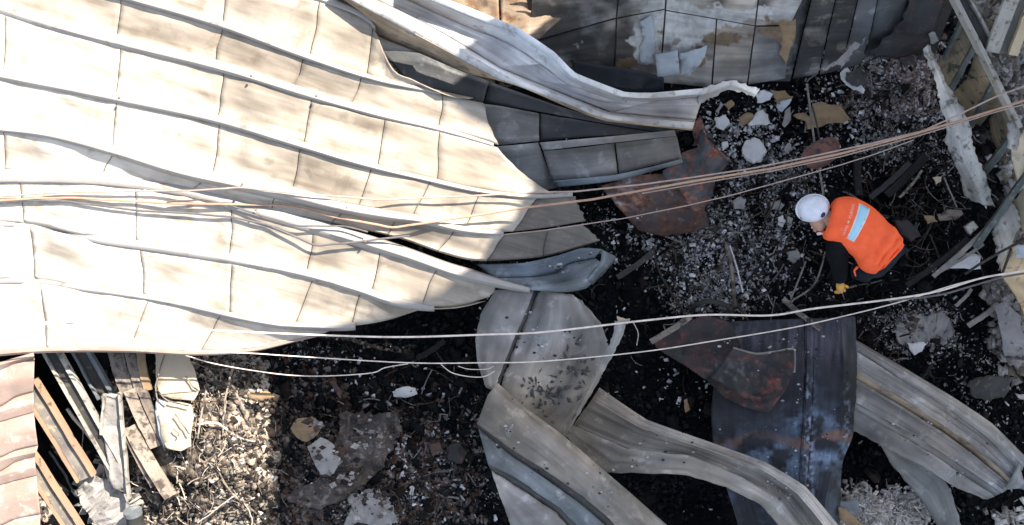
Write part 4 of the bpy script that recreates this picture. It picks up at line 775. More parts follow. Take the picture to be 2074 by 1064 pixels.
PC('bright_stone', 'brightest white stone left of the helmet', 'stone', [(1576, 440), (1586, 436), (1592, 448), (1586, 460), (1576, 456)], 'plaster', .04, .1)
PC('bright_stone', 'pale stone touching the bright one left of the helmet', 'stone', [(1596, 438), (1606, 442), (1604, 456), (1596, 454)], 'plasterdk', .04, .1)
PC('grey_stone', 'grey flat stone at the left side of the worker arm', 'stone', [(1594, 512), (1612, 504), (1622, 520), (1612, 532), (1598, 526)], 'concrete', .05, .1)
PC('grey_stone', 'greenish grey stone above the ash field', 'stone', [(1486, 406), (1500, 398), (1512, 404), (1508, 424), (1490, 424)], 'concrete', .05, .1)
PC('grey_stone', 'dark oval stone left of the helmet top', 'stone', [(1562, 412), (1578, 406), (1590, 414), (1580, 426), (1564, 424)], 'concrete', .05, .08)
PC('grey_stone', 'large dark boulder touching the worker hip', 'stone', [(1812, 446), (1836, 444), (1858, 462), (1866, 480), (1846, 490), (1826, 474)], 'rustdk', .08, .18)
PC('yellow_paper', 'small yellowish torn paper stuck at the top of the side flange', 'paper', [(1250, 640), (1262, 644), (1276, 646), (1272, 656), (1256, 656)], 'board', .004, .92, curl=.02)
PC('tan_shard', 'tan bone shaped shard in black ash above the curved strip', 'shard', [(1385, 812), (1392, 808), (1398, 830), (1388, 836)], 'card', .015, .08)
PC('blue_plate', 'pale blue metal plate at the bottom beside curly ash', 'plate', [(1698, 1014), (1736, 1012), (1742, 1036), (1722, 1050), (1700, 1036)], 'blue', .006, .2)
PC('tan_plank', 'brown plank end crossing below the dark blue sheet', 'plank', [(1698, 1028), (1712, 1030), (1752, 1066), (1730, 1080), (1700, 1050)], 'card', .02, .26, lev=1, am=.04)
PC('grey_scrap', 'crumpled pale scrap cut by the lower right edge', 'scrap', [(2056, 796), (2080, 800), (2080, 815), (2062, 806)], 'cream', .01, .3)
# centre bottom
lowsheet('burnt_cloth', 'stiff burnt brown grey cloth spread over rubble at the bottom centre', 'cloth', [[(690, 830, .26), (750, 838, .3), (800, 832, .3), (812, 870, .3)], [(680, 900, .3), (730, 900, .36), (770, 905, .34), (795, 900, .3)], [(640, 970, .3), (690, 980, .34), (740, 975, .32), (775, 945, .26)], [(560, 1000, .24), (640, 1030, .28), (700, 1010, .26), (745, 975, .22)]], 'fabric', amp=.05, fr=7, crease=.05, seed=95, jag=.06, ku=14, kv=10, tv=.7)
PC('pale_lump', 'smooth pale grey lump with a rounded edge at the bottom centre', 'lump', [(622, 905), (650, 885), (676, 900), (688, 935), (676, 960), (650, 962), (636, 935)], 'concrete', .10, .30, am=.05, amp=.018, curl=-.06, tilt=(0, 0))
PC('yellow_lump', 'yellow brown burnt foam lump above the pale rounded lump', 'foam', [(588, 868), (602, 848), (632, 844), (652, 858), (644, 880), (620, 896), (600, 886)], 'card', .08, .30, lev=2, am=.06, amp=.018, curl=-.05)
PC('white_lump', 'small whitish lump lying in black ash above the burnt cloth', 'lump', [(794, 794), (816, 784), (842, 786), (846, 798), (820, 806), (798, 804)], 'plaster', .04, .16, curl=-.04)
PC('brown_scrap', 'rust brown torn scrap lying under the thin sagging wire', 'scrap', [(668, 772), (680, 774), (694, 796), (690, 808), (678, 792)], 'rust', .01, .14)
PC('brown_scrap', 'brown curved scrap left of the white lump', 'scrap', [(500, 800), (540, 792), (556, 804), (530, 812)], 'card', .01, .32)
PC('ash_heap_crust', 'pinkish pale ash crust at the bottom edge of the centre', 'ash crust', [(704, 1010), (740, 994), (780, 1004), (796, 1030), (790, 1080), (700, 1080)], 'concrete', .03, .18, lev=3, am=.3, amp=.06)
PC('brown_stone', 'brown rock left of the twisted sheet', 'stone', [(905, 905), (930, 896), (948, 915), (935, 940), (908, 932)], 'rustdk', .06, .14, curl=-.05)
PC('brown_stone', 'rusty brown block below the burnt cloth', 'stone', [(868, 900), (890, 896), (896, 916), (876, 924)], 'rust', .05, .14)

# ------------------------------------------------------------------ lower left: red sheet, rafters, boards, charred lump
rs2 = thing('red_sheet', 'reddish heat stained corrugated sheet down the lower left edge', 'metal sheet', W(30, 880, .5))
fold = [(716, 68, .95), (728, 70, .93), (797, 67, .86), (838, 68, .84), (905, 77, .79), (928, 70, .76), (966, 74, .74), (1044, 82, .70), (1090, 80, .66)]
for i in range(len(fold) - 1):
    (y0, x0, z0), (y1, x1, z1) = fold[i], fold[i + 1]; sl = 22
    sheet('fold', [[(-240, y0 + sl * 3, z0), (-20, y0 + sl + (i % 3) * 6, z0), (30, y0 + sl * .4, z0 + .005), (x0, y0 - 2, z0)], [(-240, (y0 + y1) / 2 + sl * 3, (z0 + z1) / 2 + .035), (-20, (y0 + y1) / 2 + sl, (z0 + z1) / 2 + .035), (30, (y0 + y1) / 2 + sl * .4, (z0 + z1) / 2 + .04), ((x0 + x1) / 2, (y0 + y1) / 2, (z0 + z1) / 2 + .035)], [(-240, y1 + sl * 3, z1), (-20, y1 + sl + ((i + 1) % 3) * 6, z1), (30, y1 + sl * .4, z1 + .005), (x1, y1 - 2, z1)]], M['roofred'], rs2, kv=5, tv=.5, amp=.014, seed=100, fr=5)
def rafter(label, a, b, wd, m1, m2):
    t = thing('rafter', label, 'rafter', W(*a), 'steel rafters below the roof edge')
    beam('web', a, b, wd * .8, .02, M[m2], t, 'box')
    A = Vector(Wn(np.array(a, float))); B = Vector(Wn(np.array(b, float))); T = (B - A).normalized(); Nn = T.cross(Vector((0, 0, 1))).normalized()
    for s, hh, m in ((-1, .07, m1), (1, .05, m1)):
        o = Nn * s * wd * .5; beam('flange', A + o + Vector((0, 0, .02)), B + o + Vector((0, 0, .02)), .022 if s > 0 else .035, hh, M[m], t, 'box', world=True)
rafter('steel rafter with bright edge running from the roof lip, second from the red sheet', (98, 700, .72), (240, 948, .42), .12, 'cream', 'steeldk')
rafter('orange primed steel rafter leaving the red sheet at its middle', (58, 775, .70), (176, 968, .38), .15, 'steelorange', 'steel')
rafter('orange primed steel rafter leaving the red sheet near the bottom', (58, 925, .60), (165, 1090, .36), .13, 'steelorange', 'steel')
rafter('bluish steel rafter cut short near the roof lip', (158, 698, .62), (216, 802, .42), .13, 'blue', 'steeldk')
t = thing('thin_rafter', 'thin bright bent angle bar between the steel rafters', 'angle bar', W(150, 850, .4))
tube('bar', [(136, 828, .48), (150, 848, .48), (178, 880, .45), (208, 925, .4), (222, 975, .36)], .016, M['cream'], t, k=5)
t = thing('ladder_frame', 'pale narrow frame filled with rubble standing under the roof lip', 'frame', W(235, 880, .4))
beam('side_rail', (212, 800, .62), (205, 880, .55), .02, .04, M['cream'], t)
beam('side_rail', (242, 795, .62), (262, 1010, .48), .022, .05, M['cream'], t)
sheet('mesh_plate', [[(206, 800, .58), (240, 795, .58)], [(208, 880, .52), (250, 880, .52)], [(226, 985, .46), (258, 1000, .46)]], M['concrete'], t, ku=8, kv=10, amp=.03, fr=14, seed=110, jag=.03)
def plank(label, a, b, wd, m, th=.025):
    t = thing('plank', label, 'plank', W(*a), 'planks standing below the roof lip'); beam('board', a, b, wd, th, M[m], t, 'box', n=10, bend=.01)
plank('broad grey plank in the shade below the roof lip', (232, 705, .62), (262, 800, .58), .13, 'wood')
plank('narrow brown plank right of the broad grey one', (262, 705, .64), (288, 800, .6), .09, 'wood')
plank('orange brown plank at the right of the shaded bundle', (284, 705, .66), (300, 790, .62), .07, 'card')
plank('weathered plank with lit top leaning down from the bundle', (262, 790, .62), (316, 905, .5), .10, 'woodlt')
plank('grey lit plank leaning between the frame and the white board', (288, 790, .63), (340, 905, .5), .08, 'wood')
plank('long pale plank ending in a point above the debris heap', (262, 865, .52), (346, 1006, .46), .12, 'woodlt')
plank('thin dark edged plank beside the long pale plank', (252, 868, .5), (312, 985, .42), .06, 'wood')
t = thing('cream_board', 'big torn cream board, shaded at the top and sunlit below the roof lip', 'board', W(360, 830, .6))
slab('upper_board', [(312, 700), (380, 700), (384, 730), (396, 757), (404, 790), (392, 812), (350, 808), (322, 800), (316, 760)], .66, .02, M['board'], t, lev=1, am=.04, seed=3, amp=.01, tilt=(0, .02))
slab('lower_board', [(342, 812), (386, 820), (392, 846), (386, 880), (386, 904), (366, 914), (336, 908), (326, 880), (320, 840)], .635, .02, M['board'], t, lev=1, am=.05, seed=4, amp=.012)
slab('left_flap', [(318, 806), (340, 812), (338, 860), (332, 905), (322, 880), (314, 836)], .61, .01, M['peel'], t, lev=1, am=.05, seed=5)
for k, pts in enumerate(([(318, 790), (340, 812), (384, 822)], [(376, 762), (388, 780), (400, 790)], [(340, 700), (316, 780), (322, 818)], [(355, 838), (370, 860), (384, 880)], [(350, 868), (362, 878), (360, 884)])):
    tag(tube('twig', [(x, y, .70) for x, y in pts], .007, M['wood'], None, k=4, seg=5, wob=.006), ['forked brown twig lying across the middle of the cream board', 'short brown twig on the upper right of the cream board', 'dark twig hanging over the left side of the cream board', 'slanting twig on the lower part of the cream board', 'tiny twig near the foot of the cream board'][k], 'twig', 'twigs on the cream board')
t = thing('charred_lump', 'grey charred rocky lump at the foot of the orange rafter', 'lump', W(205, 990, .3))
slab('crust', [(152, 960), (178, 952), (205, 968), (236, 990), (262, 1015), (268, 1050), (240, 1080), (196, 1080), (178, 1040), (160, 1000)], .34, .12, M['concrete'], t, lev=3, am=.14, seed=8, amp=.06, cuts=4, curl=-.12)
t = thing('blue_pipe_end', 'open dark bluish pipe end among debris at the bottom left', 'pipe', W(270, 1050, .3))
tube('pipe', [(270, 1040, .52), (285, 1100, .38)], .075, M['steeldk'], t, k=3, seg=14)
tube('rim', [(268, 1034, .53), (270, 1042, .515)], .082, M['blue'], t, k=1, seg=14)
for k, (pts, r, m, lb) in enumerate((
    ([(474, 735, .6), (458, 800, .66), (452, 870, .6), (456, 900, .56), (476, 965, .5)], .009, 'woodlt', 'long pale root winding down the middle of the lit debris heap'),
    ([(418, 790, .66), (408, 840, .64), (402, 880, .62)], .008, 'woodlt', 'pale straight twig right of the cream board'),
    ([(470, 780, .6), (490, 820, .56), (500, 850, .52)], .010, 'woodlt', 'thick pale twig at the right flank of the lit debris heap'),
    ([(440, 950, .55), (470, 1000, .5), (520, 1040, .42)], .008, 'wood', 'brown twig slanting down the lower lit debris heap'),
    ([(480, 1000, .5), (440, 1030, .5), (400, 1060, .48)], .006, 'cream', 'thin white wire loop near the bottom of the lit heap'),
    ([(490, 1010, .5), (510, 1050, .45), (505, 1080, .42)], .006, 'cream', 'second white wire hook at the bottom of the lit heap'),
    ([(165, 828, .3), (168, 880, .3), (164, 930, .25)], .004, 'cream', 'fine vertical wire between two rafters'),
    ([(100, 915, .2), (130, 960, .2), (150, 1000, .2)], .010, 'steelgreen', 'greenish burnt cable in the dark pit beside the red sheet'),
    ([(400, 860, .62), (440, 858, .62), (470, 880, .56)], .012, 'cream', 'thick white bent strip in the middle of the lit heap'))):
    tag(tube('twig' if 'twig' in lb or 'root' in lb else 'wire', pts, r, M[m], None, k=6, seg=6, wob=.008), lb, 'twig' if 'twig' in lb or 'root' in lb else 'wire')

# ------------------------------------------------------------------ loose small rubble nobody could count
def scatter(name, label, blobs, N, size, flat, pal, seed, lift=.0, power=1.0, elong=1.6, zf=None):
    """blobs: (x, y, rx, ry, weight, angle) gaussian clouds in plan units"""
    r = np.random.default_rng(seed); bw_ = np.array([b[4] for b in blobs], float); bw_ /= bw_.sum()
    bi = r.choice(len(blobs), N, p=bw_); B = np.array([[b[0], b[1], b[2], b[3], b[5] if len(b) > 5 else 0] for b in blobs], float)[bi]
    ty = np.array([len(b) > 6 for b in blobs])[bi]
    u = r.normal(size=(N, 2)) * .6; q = r.random((N, 2)) * 2 - 1; u[ty] = q[ty]
    a = np.radians(B[:, 4]); dx = u[:, 0] * B[:, 2]; dy = u[:, 1] * B[:, 3]
    px = B[:, 0] + dx * np.cos(a) - dy * np.sin(a); py = B[:, 1] + dx * np.sin(a) + dy * np.cos(a)
    # clumping
    keep = fbm(px / 30., py / 30., seed, 3) + r.random(N) * .35 > .60
    px, py = px[keep], py[keep]; N = len(px)
    s = size[0] + (size[1] - size[0]) * r.random(N) ** (2.2 * power)
    z = gz(px, py) + s * .3 + lift
    tmpl = np.array([(-1, -1, -1), (1, -1, -1), (1, 1, -1), (-1, 1, -1), (-1, -1, 1), (1, -1, 1), (1, 1, 1), (-1, 1, 1)], float) * .5
    tf = np.array([(0, 3, 2, 1), (4, 5, 6, 7), (0, 1, 5, 4), (1, 2, 6, 5), (2, 3, 7, 6), (3, 0, 4, 7)])
    v = tmpl[None] * (1 + (r.random((N, 8, 3)) - .5) * .9)
    v[..., 0] *= (s * (1 + r.random(N) * (elong - 1)))[:, None]; v[..., 1] *= s[:, None]; v[..., 2] *= (s * (flat[0] + (flat[1] - flat[0]) * r.random(N)))[:, None]
    def rot(v, ang, i, j):
        c, s_ = np.cos(ang)[:, None], np.sin(ang)[:, None]; a_ = v[..., i] * c - v[..., j] * s_; b_ = v[..., i] * s_ + v[..., j] * c; v[..., i] = a_; v[..., j] = b_
    rot(v, r.normal(size=N) * .45, 0, 2); rot(v, r.normal(size=N) * .45, 1, 2); rot(v, r.random(N) * 6.28, 0, 1)
    k = (CAM_H - z) / FPX
    base = np.stack([(px - CX) * k, -(py - CY) * k, z], -1)
    V = (v + base[:, None]).reshape(-1, 3)
    F = (tf[None] + (np.arange(N) * 8)[:, None, None]).reshape(-1, 4)
    pal = np.array(pal, float); ci = r.integers(0, len(pal), N); c = pal[ci] * (.65 + .7 * r.random(N))[:, None]
    o = mk(name, V, F, M['chips'], None, col=np.repeat(c, 8, 0), smooth=False)
    return tag(o, label, None, None, 'stuff')
ALL = [(1480, 560, 740, 640, 1, 0, 1), (760, 880, 300, 200, .6, 0, 1)]
scatter('charcoal_rubble', 'black charcoal lumps covering the whole yard floor', ALL, 105000, (.008, .036), (.4, .9), [(.004, .0055, .007), (.006, .0075, .009), (.009, .010, .012), (.018, .0175, .018)], 1)
scatter('charcoal_chunks', 'larger dark burnt chunks lying over the yard floor', ALL, 1100, (.03, .10), (.3, .7), [(.005, .0065, .008), (.009, .010, .011), (.018, .017, .016), (.02, .015, .013)], 2)
scatter('grey_ash_flakes', 'fine grey and white ash flakes spread over black ground', [(1480, 500, 130, 90, 5), (1440, 600, 70, 40, 2), (1590, 400, 60, 90, 1.2), (1790, 180, 100, 90, 6), (1820, 280, 90, 60, 2), (1500, 280, 80, 70, 1.6), (1900, 330, 60, 60, .4), (1560, 350, 90, 40, 1.5),
    (1865, 665, 75, 42, 3.2), (840, 980, 170, 110, 2.5), (700, 960, 120, 100, 1.6), (750, 1030, 60, 35, 2.5), (740, 900, 60, 60, .8), (640, 720, 90, 30, .5), (1290, 480, 90, 60, .8), (1640, 560, 60, 60, .2), (1990, 760, 80, 120, .6)] + [(1480, 540, 600, 520, .6, 0, 1)], 42000, (.005, .021), (.12, .4),
    [(.46, .46, .48), (.32, .32, .33), (.18, .18, .18), (.30, .27, .22), (.10, .10, .10), (.06, .06, .06)], 3, lift=.012, elong=2.4)
scatter('white_flakes', 'small bright white flakes dotted over black ash', [(1790, 180, 100, 90, 4), (1480, 520, 120, 90, 3), (1500, 280, 80, 60, 2), (860, 960, 120, 110, 2.2), (800, 780, 150, 60, .5), (1400, 780, 110, 60, .3), (1330, 480, 60, 50, .6), (1480, 540, 600, 520, .9, 0, 1)], 2600, (.008, .034), (.1, .3),
    [(.62, .62, .64), (.5, .5, .52), (.42, .41, .42)], 4, lift=.02, elong=2.)
scatter('pink_brown_ash', 'pinkish and brown ash crumbs at the top right heap', [(1830, 170, 60, 50, 2), (1870, 150, 50, 60, 1.5), (1740, 1000, 30, 20, .2)], 3000, (.01, .04), (.2, .6), [(.28, .21, .19), (.22, .16, .14), (.35, .31, .3), (.12, .09, .08)], 5, lift=.01)
scatter('sunlit_rubble', 'dense pale tan rubble heap sunlit at the lower left', [(430, 900, 110, 170, 5, 0, 1), (420, 1000, 140, 80, 3, 0, 1), (300, 1040, 60, 40, .8), (90, 1030, 30, 50, .3), (470, 760, 40, 30, .7), (240, 880, 20, 80, .4)], 42000, (.008, .052), (.15, .7),
    [(.36, .30, .24), (.25, .20, .16), (.16, .13, .105), (.42, .38, .33), (.06, .05, .04), (.03, .026, .022), (.10, .095, .09), (.04, .036, .033)], 6, lift=.01, elong=2.2)
scatter('brown_rubble', 'brown and grey burnt rubble at the bottom centre', [(700, 920, 180, 120, 3), (880, 960, 80, 100, 2), (620, 1020, 100, 60, 1.5), (800, 1030, 140, 50, 1.5), (600, 800, 90, 50, 1)], 16000, (.008, .048), (.3, .8), [(.07, .055, .045), (.11, .085, .07), (.05, .045, .043), (.15, .13, .12), (.03, .028, .028), (.08, .045, .03)], 7)
scatter('frame_rubble', 'pale grey rubble piled behind the steel beams at right', [(2050, 60, 70, 90, 4, 0, 1), (2066, 220, 40, 80, 2, 0, 1), (2064, 320, 30, 60, .5), (2052, 640, 30, 70, 1.6), (2030, 590, 20, 20, .5), (2068, 500, 20, 60, .5)], 12000, (.012, .085), (.3, .8), [(.34, .32, .30), (.26, .24, .225), (.18, .165, .15), (.42, .40, .38), (.10, .09, .085), (.24, .20, .14)], 8, lift=.02)  # paler colours carry the half-lit look of the upper right corner
scatter('curly_ash', 'curly white shavings and ash at the bottom right', [(1790, 1030, 75, 32, 3), (1745, 1045, 40, 30, 1), (2045, 1050, 40, 20, .5)], 2600, (.014, .05), (.08, .3), [(.55, .53, .50), (.42, .40, .38), (.30, .28, .25)], 9, lift=.03, elong=3.5)
# thin burnt strips and fibres
def fibres(name, label, blobs, N, ln, r0, pal, seed, lift=.03):
    r = np.random.default_rng(seed); V = []; F = []; C = []; b0 = 0
    bw_ = np.array([b[4] for b in blobs], float); bw_ /= bw_.sum()
    for i in range(N):
        b = blobs[r.choice(len(blobs), p=bw_)]; px = b[0] + r.normal() * b[2] * .6; py = b[1] + r.normal() * b[3] * .6
        a = r.random() * 6.28; L_ = ln[0] + (ln[1] - ln[0]) * r.random() ** 2; n = 5; rad = r0[0] + (r0[1] - r0[0]) * r.random() ** 2
        c = np.array(pal[r.integers(len(pal))]) * (.7 + .6 * r.random()); z = gz(px, py) + lift + r.random() * .04; p = np.array(W(px, py, float(z))); cu = r.normal() * .5; sl_ = r.normal() * .25
        for j in range(n):
            d = np.array([math.cos(a), math.sin(a), 0]); q = np.array([-d[1], d[0], 0])
            for s_, h in ((-1, 0), (1, 0), (0, 1.4)): V.append(p + q * rad * s_ + np.array([0, 0, rad * h])); C.append(c)
            p = p + d * L_ / n + np.array([0, 0, sl_ * L_ / n]); a += cu * .4
            if j: 
                o = b0 + j * 3
                for k in range(3): F.append((o - 3 + k, o - 3 + (k + 1) % 3, o + (k + 1) % 3, o + k))
        b0 += n * 3
    return tag(mk(name, V, F, M['chips'], None, col=np.array(C), smooth=False), label, None, None, 'stuff')
fibres('burnt_splinters', 'burnt splinters and thin bars strewn over the yard', [(1480, 500, 260, 200, 3), (1860, 420, 120, 140, 3), (1800, 700, 150, 160, 1.5), (1760, 200, 120, 80, 2), (820, 880, 160, 140, 2)], 1700, (.05, .34), (.0025, .010), [(.012, .012, .012), (.03, .027, .025), (.07, .06, .05), (.045, .026, .02), (.2, .19, .18)], 11)
fibres('pale_straw', 'pale straw and wire tangled in the sunlit rubble', [(430, 920, 90, 150, 4), (470, 770, 40, 40, 1.2), (300, 980, 60, 90, 1.6), (240, 860, 30, 80, .8)], 900, (.04, .22), (.0015, .006), [(.42, .37, .30), (.25, .21, .17), (.14, .11, .09), (.06, .05, .04)], 12, lift=.04)
fibres('curly_shavings', 'curled white shavings over ash at the bottom right', [(1800, 1030, 70, 30, 2), (1750, 1045, 30, 20, 1)], 260, (.05, .14), (.004, .009), [(.55, .52, .48), (.4, .38, .35)], 13, lift=.05)
# crumbs that came to rest on the grey sheets
def dust(name, label, polys, N, seed, big=1., pal=None):
    V = []; F = []; r = np.random.default_rng(seed); C = []
    dg = bpy.context.evaluated_depsgraph_get(); dg.update(); b0 = 0
    for i in range(N):
        x, y, rx, ry, zc = polys[r.integers(len(polys))]; px = x + r.normal() * rx * .6; py = y + r.normal() * ry * .6
        if fbm(np.array(px / 16.), np.array(py / 16.), 70, 3) < .53: continue
        top = W(px, py, zc + .4); ok, loc, nor, _, ob, _ = sc.ray_cast(dg, top, Vector((0, 0, -1)), distance=.9)
        if not ok or 'kind' in ob: continue
        s = (.002 + .012 * r.random() ** 4) * big; a = r.random() * 6.28; cc = (.42 if r.random() > .5 else .04) * (.7 + .5 * r.random()); c3_ = (cc, cc, cc) if pal is None else tuple(np.array(pal[r.integers(len(pal))]) * (.6 + .8 * r.random()))
        for k in range(4):
            V.append((loc.x + s * math.cos(a + k * 1.57) * (1 + r.random() * .8), loc.y + s * math.sin(a + k * 1.57), loc.z + .002 + s * .2)); C.append(c3_)
        V.append((loc.x, loc.y, loc.z + s * .7)); C.append(c3_)
        F += [(b0 + k, b0 + (k + 1) % 4, b0 + 4) for k in range(4)] + [(b0 + 3, b0 + 2, b0 + 1, b0)]; b0 += 5
    return tag(mk(name, V, F, M['chips'], None, col=np.array(C), smooth=False), label, None, None, 'stuff')
dust('cloth_crumbs', 'brown and grey crumbs lying on the burnt cloth and pale crusts', [(735, 900, 55, 50, .45), (690, 990, 70, 26, .45), (750, 1035, 50, 28, .4), (650, 920, 30, 30, .5), (618, 868, 24, 18, .5), (1870, 665, 50, 25, .3)], 2200, 15, 2.4, [(.10, .08, .065), (.05, .045, .043), (.20, .18, .17), (.03, .028, .028), (.075, .05, .04), (.3, .28, .27)])
dust('sheet_crumbs', 'white and black crumbs resting on the grey sheets', [(735, 920, 60, 60, .45), (680, 990, 60, 25, .4), (1030, 900, 20, 40, .9), (1110, 980, 60, 30, .8), (1130, 790, 50, 50, .85), (1100, 690, 60, 40, .9), (1640, 860, 20, 120, .4), (1640, 900, 80, 30, .4), (1900, 900, 110, 60, .6), (1980, 970, 40, 20, .6), (1350, 910, 90, 30, .6), (1600, 1000, 60, 40, .6), (1240, 1000, 60, 50, .8), (1320, 410, 70, 40, .5), (1160, 535, 60, 20, .95), (1550, 700, 90, 30, .5), (1600, 700, 120, 50, .4)], 2100, 14)
rf = random.Random(5)
for i in range(85):
    x, y = rf.gauss(1102, 28), rf.gauss(800, 20)
    if i % 3 == 0: x, y = rf.gauss(1165, 14), rf.gauss(745, 26)
    a = rf.random() * 3.14; l1 = 3 + 9 * rf.random() ** 1.5; l2 = 1.5 + 3 * rf.random(); ca, sa = math.cos(a), math.sin(a); q = [(-l1, -l2 * .3), (-l1 * .2, -l2), (l1, l2 * .2), (l1 * .1, l2)]
    ok, hit, nn, _, hob, _ = sc.ray_cast(bpy.context.evaluated_depsgraph_get(), W(x, y, 1.06), Vector((0, 0, -1)), distance=.6)
    if ok and hob.parent == tw: slab('soot_flake', [(x + u * ca - v * sa, y + u * sa + v * ca) for u, v in q], hit.z + .006, .003, M['greydk'], tw, lev=1, am=.25, seed=i, cuts=0, amp=.002)

# ------------------------------------------------------------------ wires
def wire(label, pts, r, m, name='wire'):
    o = tube(name, pts, r, M[m], None, k=7, seg=7); recentre(o); return tag(o, label, 'wire', 'wires stretched across the yard')
def zs(x):  # the wires lie on the roof at the left and hang free further right
    return float(np.interp(x, [0, 300, 500, 620, 800, 1000, 1150, 1500, 2074], [1.40, 1.44, 1.50, 1.54, 1.46, 1.22, 1.2, 1.4, 1.7]))
def wp(pts, dz=0.):
    """wires rest on the roof where they cross it"""
    dg = bpy.context.evaluated_depsgraph_get(); P_ = []
    for (xa, ya), (xb, yb) in zip(pts[:-1], pts[1:]):
        n_ = max(1, int(abs(xb - xa) / 30))
        for j in range(n_): P_.append((xa + (xb - xa) * j / n_, ya + (yb - ya) * j / n_))
    P_.append(pts[-1]); Z = []
    c_ = Vector((0, 0, CAM_H))
    for x, y in P_:
        ok, h, _, _, ob, _ = sc.ray_cast(dg, c_, (W(x, y, 0) - c_).normalized())
        Z.append(h.z if ok and x < 1000 and ob.parent == roof else np.nan)
    Z = np.array(Z); X_ = np.array([p[0] for p in P_]); good = ~np.isnan(Z); far_ = np.interp(X_, [1000, 1150, 1500, 2074], [1.2, 1.25, 1.4, 1.7])
    if good.any():
        Z[~good] = np.interp(X_[~good], X_[good], Z[good]); Z = np.where(X_ > 1000, far_, Z)
        M_ = np.array([Z[max(0, i - 2):i + 3].max() for i in range(len(Z))]); Z = np.convolve(np.pad(M_, 2, 'edge'), np.ones(5) / 5, 'valid')
    else: Z = far_ + dz
    return [(x, y, float(z_) + .022) for (x, y), z_ in zip(P_, Z)]
wire('uppermost cream wire dipping over the roof then rising to the right edge', wp([(-290, 395), (-25, 400), (105, 391), (244, 388), (395, 386), (489, 380), (600, 392), (700, 399), (773, 405), (976, 396), (1085, 390), (1165, 388), (1300, 374), (1400, 360), (1520, 342), (1640, 318), (1760, 292), (1870, 265), (1930, 238), (2015, 197), (2060, 180), (2320, 80)]), .007, 'cable')
wire('thick copper coloured wire rising to the right edge above the worker', wp([(-290, 395), (-25, 408), (75, 402), (150, 401), (338, 412), (564, 416), (600, 420), (675, 439), (795, 461), (863, 452), (946, 439), (1070, 420), (1200, 404), (1300, 386), (1400, 368), (1560, 342), (1700, 312), (1850, 272), (1960, 240), (2100, 196), (2330, 120)], .02), .0095, 'copper')
wire('second copper wire twisted close along the thick copper one', wp([(1300, 392), (1420, 371), (1560, 347), (1700, 318), (1850, 278), (1950, 248), (2020, 226), (2100, 205), (2330, 132)], .0), .0055, 'cable')
wire('thin cream wire leaving the roof tip below the copper wire', wp([(1013, 476), (1100, 467), (1261, 443), (1390, 417), (1480, 396), (1567, 372), (1700, 335), (1770, 313), (1850, 284)], -.1), .0045, 'cable')
wire('thick grey tube modelling a cable shadow that sags across the left roof', wp([(-290, 395), (-25, 412), (56, 406), (132, 408), (282, 427), (380, 432), (470, 440), (540, 455), (639, 497), (700, 493), (773, 484), (830, 478)], -.03), .009, 'cabled')  # grey tube laid as the shadow of a cable
wire('grey tube modelling a cable shadow from the copper wire down to a rib', wp([(338, 410), (353, 407), (413, 406), (470, 418), (526, 436), (601, 457), (700, 459), (745, 470)], .0), .007, 'cabled')  # second cable shadow built as a grey tube
wire('thick white wire running under the roof edge and below the worker', [(-290, 655, 1.45), (-25, 658, 1.4), (90, 657, 1.38), (188, 649, 1.38), (300, 657, 1.35), (413, 668, 1.3), (600, 677, 1.25), (800, 683, 1.2), (980, 678, 1.2), (1100, 673, 1.2), (1300, 650, 1.2), (1430, 638, 1.25), (1560, 639, 1.25), (1650, 625, 1.3), (1800, 607, 1.3), (1900, 590, 1.3), (1990, 563, 1.3), (2100, 543, 1.3), (2330, 490, 1.3)], .008, 'cablew')
wire('grey wire twisted under the thick white one at the right', [(1800, 610, 1.27), (1900, 598, 1.27), (1960, 582, 1.27), (2030, 562, 1.27), (2100, 550, 1.27)], .008, 'cabled')
wire('thin white wire crossing the twisted sheet and dark blue sheet', [(90, 652, 1.36), (188, 662, 1.35), (316, 700, 1.3), (420, 712, 1.2), (511, 716, 1.1), (600, 722, 1.1), (825, 735, 1.1), (976, 735, 1.1), (1100, 732, 1.1), (1299, 713, 1.1), (1450, 690, 1.1), (1604, 664, 1.1), (1724, 637, 1.1), (1829, 610, 1.1), (1923, 580, 1.12), (2000, 560, 1.15)], .005, 'cablew')
wire('thin sagging wire hanging in front of the dark gap under the roof', [(376, 720, .95), (444, 739, .9), (564, 758, .85), (650, 762, .85), (750, 756, .85), (780, 745, .88), (826, 737, 1.08)], .0045, 'cablew')
wire('short drooping wire touching the left edge of the twisted sheet', [(893, 738, 1.08), (915, 755, 1.), (950, 763, 1.), (980, 763, 1.), (1002, 752, 1.)], .004, 'cablew')
wire('fine fraying wire end just above the short drooping one', [(928, 742, 1.08), (950, 748, 1.03), (985, 748, 1.03), (1000, 742, 1.04)], .003, 'cablew')
for o in list(COL.objects):
    if o.type == 'MESH' and o.parent is None and tuple(o.location) == (0, 0, 0) and 'kind' not in o: recentre(o)

# ------------------------------------------------------------------ the rescue worker
def pm(name, c, rough=.7, c2=None, **k): return mat(name, c, c2 or tuple(v * .8 for v in c), rough=rough, sc_=12, bs=k.pop('bs', 60), **k)
skinm = pm('skin', (.48, .27, .19), .5, bump=.05); jacket = pm('black_jacket', (.006, .006, .007), .9, (.010, .010, .012), bump=.3, spec=.06)
trous = pm('dark_trousers', (.012, .015, .021), .9, (.02, .024, .032), bump=.3, spec=.1); vestm = pm('orange_vest_cloth', (.95, .135, .04), .75, (.84, .105, .03), bump=.7, bs=13)
helm = mat('white_helmet_shell', (.66, .67, .73), (.58, .59, .64), (.40, .40, .42), sc_=16, th=.60, rough=.26, bump=.03); glovem = pm('yellow_glove', (.68, .36, .05), .7, (.60, .30, .04), bump=.3)
reflm = pm('silver_blue_reflective_tape', (.36, .62, .72), .35, (.30, .55, .66), bump=.05); whitem = pm('white_trim', (.72, .70, .70), .6, bump=.05)
